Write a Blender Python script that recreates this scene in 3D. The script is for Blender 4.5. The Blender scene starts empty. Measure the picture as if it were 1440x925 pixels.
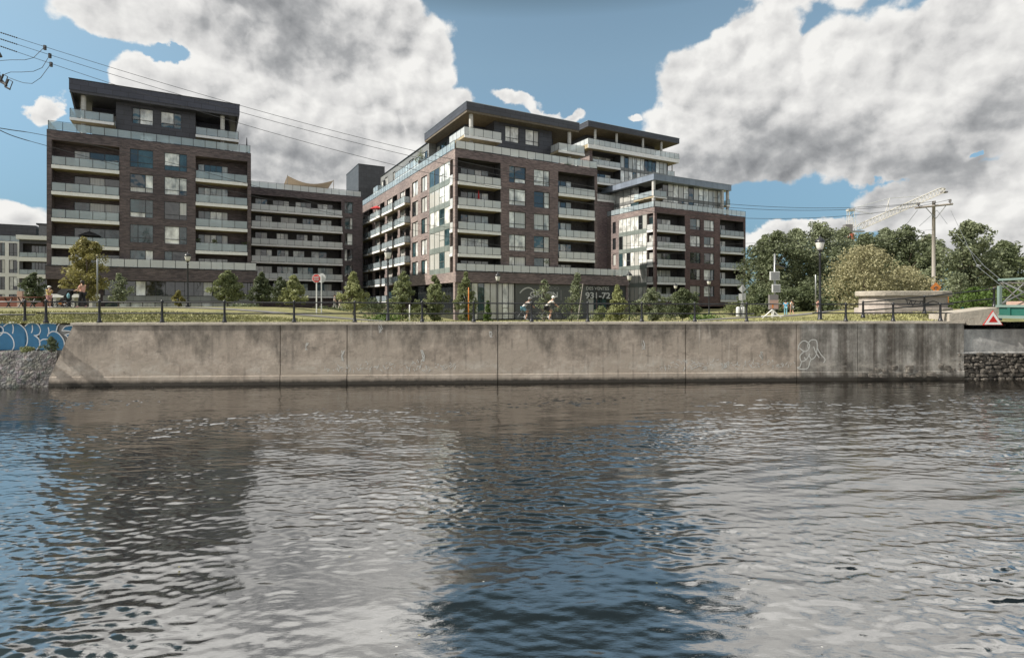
import bpy, bmesh, math, random
import numpy as np
from mathutils import Vector, Matrix
rnd = random.Random(11)
nprng = np.random.default_rng(5)
scene = bpy.context.scene
COL = scene.collection
R = math.radians
# ---------------------------------------------------------------- survey of the place
EYE = 3.83          # eye height above the water, metres
F = 780.0           # focal length in pixels of the 1440 px wide photograph
HZ = 428.0
def kx(px): return (px - 720.0) / F
def at(px, Y): return kx(px) * Y
def zz(py, Y): return EYE + (HZ - py) * Y / F
def sstep(a, b, x):
    t = min(1, max(0, (x - a) / (b - a))); return t * t * (3 - 2 * t)
def wall_y(x): return 27.07 + .0537 * x
def wall_x(px):
    k = kx(px); return 27.07 * k / (1 - .0537 * k)
def ground_z(x, y):
    d = y - wall_y(x)
    if d < .35: return 2.93
    wl = sstep(-5, -21, x)
    wr = sstep(12, 22, x)
    far = sstep(45, 75, y)
    g = 2.93 - .93 * sstep(8, 22, d) * (1 - wl) * (1 - .5 * wr) + (.7 * wl + .18 * wr * (1 - far)) * sstep(.35, 8.5, d) - .6 * wl * far
    # raised bank under the big trees on the right
    g += .5 * sstep(24, 36, x) * sstep(44, 60, y)
    g -= .26 * sstep(.6, 3, d) * (1 - wl) * (1 - sstep(9, 16, x))
    g += .45 * sstep(17.5, 23, x) * sstep(0.5, 3.5, d) * (1 - sstep(7, 14, d))
    return g

# ---------------------------------------------------------------- materials
MATS = {}
class NT:
    def __init__(s, tree): s.t = tree
    def n(s, typ, **kw):
        nd = s.t.nodes.new(typ)
        for k, v in kw.items():
            if k.startswith('i_'):
                key = k[2:]
                key = int(key) if key.isdigit() else key.replace('_', ' ')
                if hasattr(v, 'is_output') or isinstance(v, bpy.types.NodeSocket): s.t.links.new(v, nd.inputs[key])
                else: nd.inputs[key].default_value = v
            else: setattr(nd, k, v)
        return nd
    def math(s, op, a, b=0.0, c=None, clamp=False):
        nd = s.t.nodes.new('ShaderNodeMath'); nd.operation = op; nd.use_clamp = clamp
        for i, v in enumerate((a, b) if c is None else (a, b, c)):
            if isinstance(v, bpy.types.NodeSocket): s.t.links.new(v, nd.inputs[i])
            else: nd.inputs[i].default_value = v
        return nd.outputs[0]
    def vmath(s, op, a, b=None):
        nd = s.t.nodes.new('ShaderNodeVectorMath'); nd.operation = op
        for i, v in enumerate((a, b)):
            if v is None: continue
            if isinstance(v, bpy.types.NodeSocket): s.t.links.new(v, nd.inputs[i])
            else: nd.inputs[i].default_value = v
        return nd.outputs['Value'] if op in ('LENGTH', 'DOT_PRODUCT') else nd.outputs[0]
    def mixc(s, fac, a, b, mode='MIX'):
        nd = s.t.nodes.new('ShaderNodeMix'); nd.data_type = 'RGBA'; nd.blend_type = mode
        for i, v in ((0, fac), (6, a), (7, b)):
            if isinstance(v, bpy.types.NodeSocket): s.t.links.new(v, nd.inputs[i])
            else: nd.inputs[i].default_value = v if not isinstance(v, tuple) or len(v) == 4 else (*v, 1)
        return nd.outputs[2]
    def ramp(s, fac, stops, interp='LINEAR'):
        nd = s.t.nodes.new('ShaderNodeValToRGB'); s.t.links.new(fac, nd.inputs[0])
        cr = nd.color_ramp; cr.interpolation = interp
        while len(cr.elements) < len(stops): cr.elements.new(.5)
        for e, (p, c) in zip(cr.elements, stops):
            e.position = p; e.color = c if len(c) == 4 else (*c, 1)
        return nd.outputs[0]
    def noise(s, vec, scale, detail=4, rough=.55, out=0, mapping=None):
        if mapping: vec = s.n('ShaderNodeMapping', i_Vector=vec, i_Scale=mapping).outputs[0]
        nd = s.n('ShaderNodeTexNoise', i_Scale=scale, i_Detail=detail, i_Roughness=rough, i_Vector=vec)
        return nd.outputs[out]

def new_mat(name):
    m = bpy.data.materials.new(name); m.use_nodes = True
    nt = m.node_tree; bs = nt.nodes['Principled BSDF']
    MATS[name] = m
    return m, NT(nt), bs
def simple(name, color, rough=.6, metal=0.0, var=.25, scale=(3, 3, 3), spec=.5, emit=None, detail=4):
    m, N, bs = new_mat(name)
    bs.inputs['Roughness'].default_value = rough; bs.inputs['Metallic'].default_value = metal
    bs.inputs['Specular IOR Level'].default_value = spec
    tc = N.n('ShaderNodeTexCoord').outputs['Object']
    if var > 0:
        f = N.noise(tc, 1.0, detail, .6, mapping=scale)
        lo = tuple(c * (1 - var) for c in color); hi = tuple(min(1, c * (1 + var)) for c in color)
        c = N.ramp(f, [(.3, lo), (.7, hi)])
        N.t.links.new(c, bs.inputs['Base Color'])
    else: bs.inputs['Base Color'].default_value = (*color, 1)
    return m

def brick(name, c1, c2, mortar):
    m, N, bs = new_mat(name)
    tc = N.n('ShaderNodeTexCoord').outputs['Object']
    sp = N.n('ShaderNodeSeparateXYZ', i_Vector=tc)
    u = N.math('ADD', sp.outputs[0], sp.outputs[1])
    v = N.n('ShaderNodeCombineXYZ', i_X=u, i_Y=sp.outputs[2]).outputs[0]
    bt = N.n('ShaderNodeTexBrick', i_Vector=v, i_Color1=(*c1, 1), i_Color2=(*c2, 1), i_Mortar=(*mortar, 1), i_Scale=1.0)
    bt.inputs['Brick Width'].default_value = .42; bt.inputs['Row Height'].default_value = .11
    bt.inputs['Mortar Size'].default_value = .006; bt.inputs['Mortar Smooth'].default_value = .3
    f = N.noise(v, 1.0, 5, .65, mapping=(.9, 5.5, 1))
    f2 = N.noise(v, .22, 3, .5)
    k = N.ramp(f, [(.3, (.6, .6, .6)), (.7, (1.35, 1.32, 1.3))])
    k2 = N.ramp(f2, [(.3, (.74, .74, .77)), (.7, (1.22, 1.2, 1.17))])
    c = N.mixc(1.0, N.mixc(1.0, bt.outputs[0], k, 'MULTIPLY'), k2, 'MULTIPLY')
    N.t.links.new(c, bs.inputs['Base Color']); bs.inputs['Roughness'].default_value = .8
    return m
brick('brick_dark', (.07, .057, .063), (.142, .114, .118), (.105, .094, .094))
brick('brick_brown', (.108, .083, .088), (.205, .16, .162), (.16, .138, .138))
brick('brick_sunlit', (.185, .15, .142), (.27, .222, .21), (.23, .2, .19))  # lighter brick copy for sun-facing sides; sunlight is put into the colour
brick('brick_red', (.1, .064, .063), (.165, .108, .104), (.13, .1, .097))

def panel(name, col, w=1.6, h=.62, joint=.5, rough=.45):
    m, N, bs = new_mat(name)
    tc = N.n('ShaderNodeTexCoord').outputs['Object']
    sp = N.n('ShaderNodeSeparateXYZ', i_Vector=tc)
    u = N.math('ADD', sp.outputs[0], sp.outputs[1])
    v = N.n('ShaderNodeCombineXYZ', i_X=u, i_Y=sp.outputs[2]).outputs[0]
    bt = N.n('ShaderNodeTexBrick', i_Vector=v, i_Color1=(*[c * .85 for c in col], 1), i_Color2=(*[c * 1.15 for c in col], 1),
             i_Mortar=(*[c * joint for c in col], 1), i_Scale=1.0)
    bt.inputs['Brick Width'].default_value = w; bt.inputs['Row Height'].default_value = h
    bt.inputs['Mortar Size'].default_value = .022; bt.offset = .5
    f = N.noise(v, .8, 4, .6)
    c = N.mixc(1.0, bt.outputs[0], N.ramp(f, [(.3, (.88, .88, .88)), (.7, (1.1, 1.1, 1.1))]), 'MULTIPLY')
    N.t.links.new(c, bs.inputs['Base Color']); bs.inputs['Roughness'].default_value = rough
    return m
panel('panel_charcoal', (.05, .051, .062), joint=.25)
panel('panel_blue', (.042, .046, .068), joint=.25)
panel('panel_grey', (.2, .205, .2), 1.2, 1.5)
panel('panel_slate', (.2, .235, .29), 1.5, 3, rough=.3)
panel('panel_green', (.19, .22, .205), 1.4, 3.05, .8)
panel('panel_dark_grid', (.06, .062, .068), 1.1, .8, .45)

simple('concrete_light', (.5, .49, .47), .8, var=.14, scale=(.7, .7, 3))
simple('concrete_soffit', (.12, .1, .075), .85, var=.3)
simple('balcony_soffit', (.36, .3, .19), .85, var=.25)
simple('concrete_white', (.78, .78, .77), .75, var=.08)
simple('frame_dark', (.03, .032, .036), .4, var=0)
simple('frame_light', (.42, .44, .44), .4, var=0)
simple('metal_dark', (.045, .047, .05), .4, .6, var=0)
simple('metal_grey', (.33, .34, .34), .42, .8, var=.1)
simple('white_paint', (.75, .75, .74), .5, var=.05)
simple('iron_black', (.016, .017, .02), .38, var=.2, scale=(9, 9, 4))
simple('interior_dark', (.045, .042, .044), .8, var=.4)  # near-black base puts the shade of recesses and undersides into the colour
simple('roof_gravel', (.3, .29, .27), .9, var=.2)

def glass(name, base, rough=.04, spec=1.0, curtain=None):
    m, N, bs = new_mat(name)
    bs.inputs['Roughness'].default_value = rough
    bs.inputs['IOR'].default_value = 1.6
    bs.inputs['Specular IOR Level'].default_value = spec
    tc = N.n('ShaderNodeTexCoord').outputs['Object']
    sp = N.n('ShaderNodeSeparateXYZ', i_Vector=tc)
    u = N.math('ADD', sp.outputs[0], sp.outputs[1])
    v = N.n('ShaderNodeCombineXYZ', i_X=u, i_Y=N.math('MULTIPLY', sp.outputs[2], .5)).outputs[0]
    if curtain:
        f = N.noise(v, 1.0, 3, .5, mapping=(7, .15, 1))
        c = N.ramp(f, [(.3, tuple(x * .72 for x in base)), (.7, tuple(min(1, x * 1.15) for x in base))])
    else:
        f = N.noise(v, .9, 3, .6)
        c = N.ramp(f, [(.35, tuple(x * .4 for x in base)), (.65, tuple(x * 1.5 for x in base))])
    N.t.links.new(c, bs.inputs['Base Color'])
    # panes are never perfectly flat
    b = N.n('ShaderNodeBump', i_Strength=.06, i_Distance=.4, i_Height=N.noise(tc, .55, 2, .5))
    N.t.links.new(b.outputs[0], bs.inputs['Normal'])
    return m
glass('pane_dark', (.018, .021, .023))
glass('pane_teal', (.032, .065, .075))
glass('pane_blind', (.68, .69, .66), .08, .9)
glass('pane_curtain', (.5, .5, .47), .08, .8, True)
glass('pane_green', (.018, .038, .034))
GL = ['pane_dark', 'pane_teal', 'pane_blind', 'pane_curtain']

def railing_glass(name, tint, opac):
    m, N, bs = new_mat(name)
    bs.inputs['Base Color'].default_value = (*tint, 1); bs.inputs['Roughness'].default_value = .06
    bs.inputs['IOR'].default_value = 1.6; bs.inputs['Specular IOR Level'].default_value = .9
    tr = N.n('ShaderNodeBsdfTransparent'); tr.inputs[0].default_value = (.86, .92, .93, 1)
    tc = N.n('ShaderNodeTexCoord').outputs['Object']
    fac = N.math('MULTIPLY_ADD', N.noise(tc, .6, 3, .5), .25, opac - .12)
    mx = N.n('ShaderNodeMixShader', i_0=fac); N.t.links.new(tr.outputs[0], mx.inputs[1]); N.t.links.new(bs.outputs[0], mx.inputs[2])
    N.t.links.new(mx.outputs[0], N.t.nodes['Material Output'].inputs[0])
    return m
railing_glass('rail_glass', (.74, .75, .74), .6)
railing_glass('rail_glass_clear', (.5, .57, .61), .46)

def canal_concrete():
    m, N, bs = new_mat('canal_concrete')
    tc = N.n('ShaderNodeTexCoord').outputs['Object']
    sp = N.n('ShaderNodeSeparateXYZ', i_Vector=tc); X, Z = sp.outputs[0], sp.outputs[2]
    base = N.ramp(N.noise(tc, 1.0, 6, .65, mapping=(.55, .5, 1.1)), [(.25, (.21, .178, .147)), (.5, (.32, .274, .23)), (.75, (.4, .352, .304))])
    # painted-over repair areas: flat, with ragged edges; everything else is rougher and speckled
    rep = N.ramp(N.noise(tc, 1.0, 6, .6, mapping=(.2, 1, .5)), [(.5, (0, 0, 0)), (.53, (1, 1, 1))])
    grit = N.ramp(N.noise(tc, 1.0, 9, .75, mapping=(2.2, 1, 2.6)), [(.3, (.66, .65, .64)), (.68, (1.22, 1.22, 1.22))])
    base = N.mixc(rep, N.mixc(1.0, base, grit, 'MULTIPLY'), (.3, .258, .215))
    fm = N.n('ShaderNodeTexWave', bands_direction='X', i_Vector=tc, i_Scale=.42, i_Distortion=.0)
    tick = N.math('MULTIPLY', N.ramp(fm.outputs[1], [(.03, (1, 1, 1)), (.06, (0, 0, 0))]), N.ramp(N.noise(tc, 1.0, 4, .6, mapping=(.5, 1, 1.3)), [(.45, (0, 0, 0)), (.6, (1, 1, 1))]))
    base = N.mixc(N.math('MULTIPLY', tick, .4), base, (.12, .1, .085))
    # weather stains that hang down from the coping, uneven lower edge
    drip = N.noise(tc, 1.0, 5, .6, mapping=(.75, .7, .16))
    edge = N.math('ADD', N.math('MULTIPLY', N.math('SUBTRACT', drip, .5), 6.5), N.math('SUBTRACT', Z, 1.8))
    stain = N.n('ShaderNodeMapRange', i_Value=edge, clamp=True); stain.inputs[1].default_value = -.2; stain.inputs[2].default_value = .75
    st = N.math('MULTIPLY', stain.outputs[0], N.ramp(N.noise(tc, 1.0, 7, .7, mapping=(2.2, 1.6, 1.5)), [(.32, (.15, .15, .15)), (.6, (1, 1, 1))]))
    c = N.mixc(N.math('MULTIPLY', st, .9), base, (.1, .087, .073))
    streak = N.ramp(N.noise(tc, 1.0, 6, .75, mapping=(3.2, 1, .12)), [(.56, (0, 0, 0)), (.66, (1, 1, 1))])
    patch = N.ramp(N.noise(tc, 1.0, 3, .5, mapping=(.35, 1, .6)), [(.45, (0, 0, 0)), (.62, (1, 1, 1))])
    c = N.mixc(N.math('MULTIPLY', N.math('MULTIPLY', streak, patch), .5), c, (.42, .39, .35))
    # older, greyer and blotchier concrete towards the bridge
    old = N.n('ShaderNodeMapRange', i_Value=N.math('ADD', X, N.math('MULTIPLY', drip, .4)), clamp=True)
    old.inputs[1].default_value = 14.55; old.inputs[2].default_value = 14.75
    blot = N.ramp(N.noise(tc, 1.0, 8, .72, mapping=(1.1, 1, .8)), [(.3, (.07, .065, .058)), (.48, (.2, .19, .172)), (.66, (.4, .385, .36))])
    run = N.ramp(N.noise(tc, 1.0, 4, .6, mapping=(1.7, 1, .05)), [(.38, (.35, .32, .3)), (.58, (1, 1, 1))])
    oldc = N.mixc(1.0, blot, run, 'MULTIPLY')
    fl = N.ramp(N.noise(tc, 1.0, 8, .8, mapping=(2.4, 1, 3.2)), [(.58, (0, 0, 0)), (.64, (1, 1, 1))])
    oldc = N.mixc(N.math('MULTIPLY', fl, .35), oldc, (.4, .39, .37))
    c = N.mixc(old.outputs[0], c, oldc)
    # lime bloom: pale ragged patches low on the wall
    lz = N.math('SUBTRACT', 1.0, N.math('ABSOLUTE', N.math('MULTIPLY', N.math('SUBTRACT', Z, .75), 1.7)), clamp=True)
    lb = N.ramp(N.noise(tc, 1.0, 8, .72, mapping=(.8, 1, 1.6)), [(.47, (0, 0, 0)), (.62, (1, 1, 1))])
    c = N.mixc(N.math('MULTIPLY', N.math('MULTIPLY', lz, lb), .55), c, (.46, .43, .385))
    # flaked pale specks, fine board marks and a casting line
    spk = N.ramp(N.noise(tc, 1.0, 8, .8, mapping=(4.5, 1, 5)), [(.6, (0, 0, 0)), (.66, (1, 1, 1))])
    c = N.mixc(N.math('MULTIPLY', N.math('MULTIPLY', spk, patch), .5), c, (.44, .41, .37))
    dk = N.ramp(N.noise(tc, 1.0, 8, .78, mapping=(1.3, 1, 3.0)), [(.34, (1, 1, 1)), (.42, (0, 0, 0))])
    c = N.mixc(N.math('MULTIPLY', dk, .5), c, (.09, .078, .065))
    # splash line: wet, weedy concrete just above the water
    wl = N.math('ADD', Z, N.math('MULTIPLY', N.math('SUBTRACT', N.noise(tc, 1.0, 4, .6, mapping=(2.5, 1, 1)), .5), .18))
    wet = N.n('ShaderNodeMapRange', i_Value=wl, clamp=True); wet.inputs[1].default_value = .3; wet.inputs[2].default_value = .12
    c = N.mixc(wet.outputs[0], c, (.028, .024, .019))
    N.t.links.new(c, bs.inputs['Base Color'])
    bs.inputs['Roughness'].default_value = .85
    h = N.noise(tc, 3.5, 8, .7)
    b = N.n('ShaderNodeBump', i_Strength=.5, i_Distance=.05, i_Height=h)
    N.t.links.new(b.outputs[0], bs.inputs['Normal'])
canal_concrete()
def rough_rock(name, lo, hi, scale=1.6, stones=0):
    m, N, bs = new_mat(name)
    tc = N.n('ShaderNodeTexCoord').outputs['Object']
    f = N.noise(tc, scale, 9, .72)
    c = N.ramp(f, [(.3, lo), (.55, tuple((a + b) / 2 for a, b in zip(lo, hi))), (.72, hi)])
    if stones:
        vo = N.n('ShaderNodeTexVoronoi', feature='DISTANCE_TO_EDGE', i_Scale=stones, i_Vector=N.vmath('ADD', tc, N.vmath('MULTIPLY', N.noise(tc, 3, 4, .6, out=1), (.25, .25, .25))))
        e = N.ramp(vo.outputs[0], [(.0, (.3, .28, .26)), (.09, (1, 1, 1))])
        vc = N.n('ShaderNodeTexVoronoi', i_Scale=stones, i_Vector=tc)
        c = N.mixc(1.0, N.mixc(.5, c, N.mixc(1.0, c, vc.outputs[1], 'MULTIPLY')), e, 'MULTIPLY'); f = N.math('ADD', f, vo.outputs[0])
        c = N.n('ShaderNodeHueSaturation', i_Saturation=.3, i_Color=c).outputs[0]
    N.t.links.new(c, bs.inputs['Base Color']); bs.inputs['Roughness'].default_value = .9
    b = N.n('ShaderNodeBump', i_Strength=.9, i_Distance=.12, i_Height=f); N.t.links.new(b.outputs[0], bs.inputs['Normal'])
rough_rock('shore_rock', (.06, .054, .046), (.34, .31, .275), 2.2, 5.5)
rough_rock('stone_block', (.035, .031, .027), (.22, .2, .175), 3.2)
rough_rock('abutment_concrete', (.15, .155, .158), (.6, .6, .59), 1.3)
rough_rock('coping_concrete', (.3, .27, .225), (.47, .43, .37), 1.4)
rough_rock('plinth_stone', (.3, .265, .235), (.5, .45, .41), 1.1)

def grass_mat():
    m, N, bs = new_mat('lawn')
    tc = N.n('ShaderNodeTexCoord').outputs['Object']
    f = N.noise(tc, .9, 8, .75); g = N.noise(tc, .16, 3, .5)
    c = N.ramp(f, [(.28, (.085, .095, .03)), (.45, (.2, .19, .075)), (.62, (.3, .27, .125)), (.75, (.36, .31, .2))])
    c = N.mixc(N.ramp(g, [(.4, (0, 0, 0)), (.65, (.55, .55, .55))]), c, (.09, .11, .04))
    N.t.links.new(c, bs.inputs['Base Color']); bs.inputs['Roughness'].default_value = .9
    b = N.n('ShaderNodeBump', i_Strength=1, i_Distance=.08, i_Height=N.noise(tc, 7, 6, .7)); N.t.links.new(b.outputs[0], bs.inputs['Normal'])
grass_mat()
simple('blade', (.28, .275, .12), .7, var=.55, scale=(1.2, 1.2, 1.2))
simple('asphalt', (.14, .135, .13), .9, var=.2, scale=(2, 2, 2))
simple('bark', (.12, .095, .075), .9, var=.35, scale=(8, 8, 2))
simple('wood_grey', (.3, .275, .25), .85, var=.2, scale=(9, 9, .6))

def leaf(name, dark, light, nscale=.7):
    m, N, bs = new_mat(name)
    tc = N.n('ShaderNodeTexCoord').outputs['Object']
    f = N.noise(tc, nscale, 4, .7); g = N.noise(tc, 9, 2, .5)
    c = N.ramp(N.math('ADD', N.math('MULTIPLY', f, .6), N.math('MULTIPLY', g, .4)), [(.36, dark), (.64, light)])
    N.t.links.new(c, bs.inputs['Base Color']); bs.inputs['Roughness'].default_value = .55
    bs.inputs['Specular IOR Level'].default_value = .35
    tl = N.n('ShaderNodeBsdfTranslucent'); N.t.links.new(c, tl.inputs[0])
    mx = N.n('ShaderNodeMixShader', i_0=.34); N.t.links.new(bs.outputs[0], mx.inputs[1]); N.t.links.new(tl.outputs[0], mx.inputs[2])
    N.t.links.new(mx.outputs[0], N.t.nodes['Material Output'].inputs[0])
leaf('leaf_pale', (.17, .19, .075), (.4, .42, .2))
leaf('leaf_mid', (.11, .135, .06), (.28, .31, .15))
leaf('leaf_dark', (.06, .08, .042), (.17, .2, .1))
leaf('leaf_grey', (.075, .092, .052), (.33, .37, .225), .35)  # wide range here and in leaf_deep paints shaded gaps and highlights into crowns
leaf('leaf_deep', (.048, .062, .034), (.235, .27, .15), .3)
leaf('leaf_yellow', (.17, .16, .05), (.33, .3, .12))
leaf('leaf_cream', (.14, .135, .065), (.46, .43, .26), .8)
leaf('leaf_bright', (.06, .105, .022), (.15, .22, .06))

for nm, c, r in [('red_sign', (.5, .02, .018), .4), ('sign_white', (.72, .72, .70), .4), ('sign_back', (.55, .56, .56), .35),
                 ('orange', (.6, .2, .04), .5), ('sail_tan', (.55, .45, .34), .8), ('umbrella_red', (.5, .025, .03), .7),
                 ('umbrella_black', (.02, .02, .024), .7), ('skin', (.5, .3, .21), .55), ('skin_tan', (.36, .2, .13), .55),
                 ('cloth_pink', (.62, .34, .27), .85), ('cloth_yellow', (.6, .45, .15), .85), ('cloth_white', (.45, .44, .42), .85),
                 ('cloth_cream', (.6, .55, .46), .85), ('cloth_black', (.02, .02, .024), .85), ('cloth_blue', (.07, .26, .42), .85),
                 ('cloth_teal', (.16, .33, .4), .85), ('cloth_grey', (.3, .3, .3), .85), ('cloth_rose', (.55, .3, .28), .85),
                 ('hair_dark', (.03, .022, .018), .6), ('rubber', (.02, .02, .02), .7), ('bridge_green', (.015, .095, .075), .5),
                 ('bridge_pale', (.14, .2, .18), .5), ('rust_pink', (.4, .27, .22), .8), ('crane_white', (.47, .455, .42), .5),
                 ('crane_red', (.5, .12, .06), .5), ('paint_blue', (.03, .17, .33), .6), ('paint_white', (.74, .76, .78), .6),
                 ('paint_dark', (.04, .04, .045), .7), ('chalk', (.45, .45, .43), .8), ('lamp_glass', (.6, .59, .55), .2),
                 ('ceramic', (.17, .16, .16), .4), ('solar', (.02, .024, .05), .2), ('sign_grey', (.085, .088, .085), .5),
                 ('sign_black', (.03, .032, .035), .4), ('letter_white', (.5, .5, .49), .5), ('letter_grey', (.2, .2, .2), .5),
                 ('bench_red', (.2, .07, .05), .7), ('plastic_white', (.66, .66, .64), .5), ('rattan', (.06, .05, .045), .7),
                 ('terracotta', (.42, .2, .12), .8)]:
    simple(nm, c, r, var=.12 if 'cloth' in nm or 'skin' in nm or 'paint' in nm else .06)

# ---------------------------------------------------------------- mesh builder
class MB:
    def __init__(s): s.v, s.f, s.m, s.names = [], [], [], []
    def mi(s, mat):
        if mat not in s.names: s.names.append(mat)
        return s.names.index(mat)
    def face(s, pts, mat):
        i = len(s.v); s.v.extend([tuple(p) for p in pts]); s.f.append(tuple(range(i, i + len(pts)))); s.m.append(s.mi(mat))
    def box(s, x0, x1, y0, y1, z0, z1, mat):
        if x1 < x0: x0, x1 = x1, x0
        if y1 < y0: y0, y1 = y1, y0
        if z1 < z0: z0, z1 = z1, z0
        i = len(s.v)
        s.v.extend([(x0, y0, z0), (x1, y0, z0), (x1, y1, z0), (x0, y1, z0), (x0, y0, z1), (x1, y0, z1), (x1, y1, z1), (x0, y1, z1)])
        for q in ((3, 2, 1, 0), (4, 5, 6, 7), (0, 1, 5, 4), (1, 2, 6, 5), (2, 3, 7, 6), (3, 0, 4, 7)):
            s.f.append(tuple(i + k for k in q)); s.m.append(s.mi(mat))
    def prism(s, poly, z0, z1, mat, top=None):
        n = len(poly); i = len(s.v)
        s.v.extend([(x, y, z0) for x, y in poly] + [(x, y, z1) for x, y in poly])
        s.f.append(tuple(i + k for k in reversed(range(n)))); s.m.append(s.mi(mat))
        s.f.append(tuple(i + n + k for k in range(n))); s.m.append(s.mi(top or mat))
        for k in range(n):
            j = (k + 1) % n
            s.f.append((i + k, i + j, i + n + j, i + n + k)); s.m.append(s.mi(mat))
    def tube(s, pts, r, mat, n=6, cap=True):
        P = [Vector(p) for p in pts]; rs = r if isinstance(r, (list, tuple)) else [r] * len(P)
        base = len(s.v)
        for k, p in enumerate(P):
            d = (P[min(k + 1, len(P) - 1)] - P[max(k - 1, 0)]).normalized()
            a = Vector((0, 0, 1)) if abs(d.z) < .9 else Vector((1, 0, 0))
            u = d.cross(a).normalized(); w = d.cross(u)
            for j in range(n):
                t = 2 * math.pi * j / n
                s.v.append(tuple(p + (u * math.cos(t) + w * math.sin(t)) * rs[k]))
        for k in range(len(P) - 1):
            for j in range(n):
                a = base + k * n + j; b = base + k * n + (j + 1) % n
                s.f.append((a, b, b + n, a + n)); s.m.append(s.mi(mat))
        if cap:
            s.f.append(tuple(base + j for j in range(n))); s.m.append(s.mi(mat))
            s.f.append(tuple(base + (len(P) - 1) * n + j for j in reversed(range(n)))); s.m.append(s.mi(mat))
    def lathe(s, prof, c, mat, n=12):
        base = len(s.v)
        for (r, z) in prof:
            for j in range(n):
                t = 2 * math.pi * j / n
                s.v.append((c[0] + r * math.cos(t), c[1] + r * math.sin(t), c[2] + z))
        for k in range(len(prof) - 1):
            for j in range(n):
                a = base + k * n + j; b = base + k * n + (j + 1) % n
                s.f.append((a, b, b + n, a + n)); s.m.append(s.mi(mat))
        s.f.append(tuple(base + j for j in reversed(range(n)))); s.m.append(s.mi(mat))
        s.f.append(tuple(base + (len(prof) - 1) * n + j for j in range(n))); s.m.append(s.mi(mat))
    def ball(s, c, rx, ry, rz, mat, n=10, m=7):
        base = len(s.v)
        for k in range(m + 1):
            ph = math.pi * k / m
            for j in range(n):
                t = 2 * math.pi * j / n
                s.v.append((c[0] + rx * math.sin(ph) * math.cos(t), c[1] + ry * math.sin(ph) * math.sin(t), c[2] + rz * math.cos(ph)))
        for k in range(m):
            for j in range(n):
                a = base + k * n + j; b = base + k * n + (j + 1) % n
                s.f.append((a, a + n, b + n, b)); s.m.append(s.mi(mat))
    def build(s, name, parent=None, off=(0, 0, 0), smooth=False, bevel=0):
        me = bpy.data.meshes.new(name)
        vs = [(x - off[0], y - off[1], z - off[2]) for x, y, z in s.v] if any(off) else s.v
        me.from_pydata(vs, [], s.f)
        for nm in s.names: me.materials.append(MATS[nm])
        me.polygons.foreach_set('material_index', s.m)
        if smooth: me.polygons.foreach_set('use_smooth', [True] * len(s.f))
        me.update()
        o = bpy.data.objects.new(name, me); COL.objects.link(o)
        if parent is not None: o.parent = parent
        if bevel:
            md = o.modifiers.new('edge', 'BEVEL'); md.width = bevel; md.segments = 2; md.limit_method = 'ANGLE'
        return o
def np_mesh(name, verts, quads, mats, parent=None, smooth=False, midx=None):
    me = bpy.data.meshes.new(name)
    verts = np.asarray(verts, dtype=np.float32); quads = np.asarray(quads, dtype=np.int32)
    me.vertices.add(len(verts)); me.vertices.foreach_set('co', verts.ravel())
    k = quads.shape[1]
    me.loops.add(quads.size); me.loops.foreach_set('vertex_index', quads.ravel())
    me.polygons.add(len(quads))
    me.polygons.foreach_set('loop_start', np.arange(0, quads.size, k, dtype=np.int32))
    try: me.polygons.foreach_set('loop_total', np.full(len(quads), k, dtype=np.int32))
    except Exception: pass
    for nm in mats: me.materials.append(MATS[nm])
    if midx is not None: me.polygons.foreach_set('material_index', np.asarray(midx, dtype=np.int32))
    if smooth: me.polygons.foreach_set('use_smooth', np.ones(len(quads), dtype=bool))
    me.update(calc_edges=True); me.validate()
    o = bpy.data.objects.new(name, me); COL.objects.link(o)
    if parent is not None: o.parent = parent
    return o
def tag(o, label, cat, group=None):
    o['label'] = label; o['category'] = cat
    if group: o['group'] = group
    return o
def kind(o, k): o['kind'] = k; return o
def empty(name, loc, rz=0, label=None, cat=None, group=None):
    o = bpy.data.objects.new(name, None); COL.objects.link(o); o.location = loc; o.rotation_euler = (0, 0, rz)
    o.empty_display_size = .2
    if label: tag(o, label, cat, group)
    return o
def kids(o): return [c for c in bpy.data.objects if c.parent == o]
def copy_tree(o, parent=None, ch=None):
    c = o.copy(); COL.objects.link(c)
    if parent is not None: c.parent = parent
    for k in list(o.children): copy_tree(k, c)
    return c

# ---------------------------------------------------------------- camera, sun, sky
cam = bpy.data.cameras.new('camera'); co = bpy.data.objects.new('camera', cam); COL.objects.link(co)
co.location = (0, 0, EYE); co.rotation_euler = (R(90), 0, 0)
cam.sensor_width = 36; cam.lens = 36 * F / 1440; cam.shift_y = (HZ - 462.5) / 1440
cam.clip_end = 6000; cam.clip_start = .05
scene.camera = co
SUN_EL = R(42); SUN = Vector((-.975, -.22, 0)).normalized()
sd = Vector((SUN.x * math.cos(SUN_EL), SUN.y * math.cos(SUN_EL), math.sin(SUN_EL)))
sl = bpy.data.lights.new('sun', 'SUN'); so = bpy.data.objects.new('sun', sl); COL.objects.link(so)
sl.energy = 4.2; sl.angle = R(.55); sl.color = (1, .93, .83)
so.rotation_euler = sd.to_track_quat('Z', 'Y').to_euler(); so.location = (-40, 0, 60)

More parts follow.
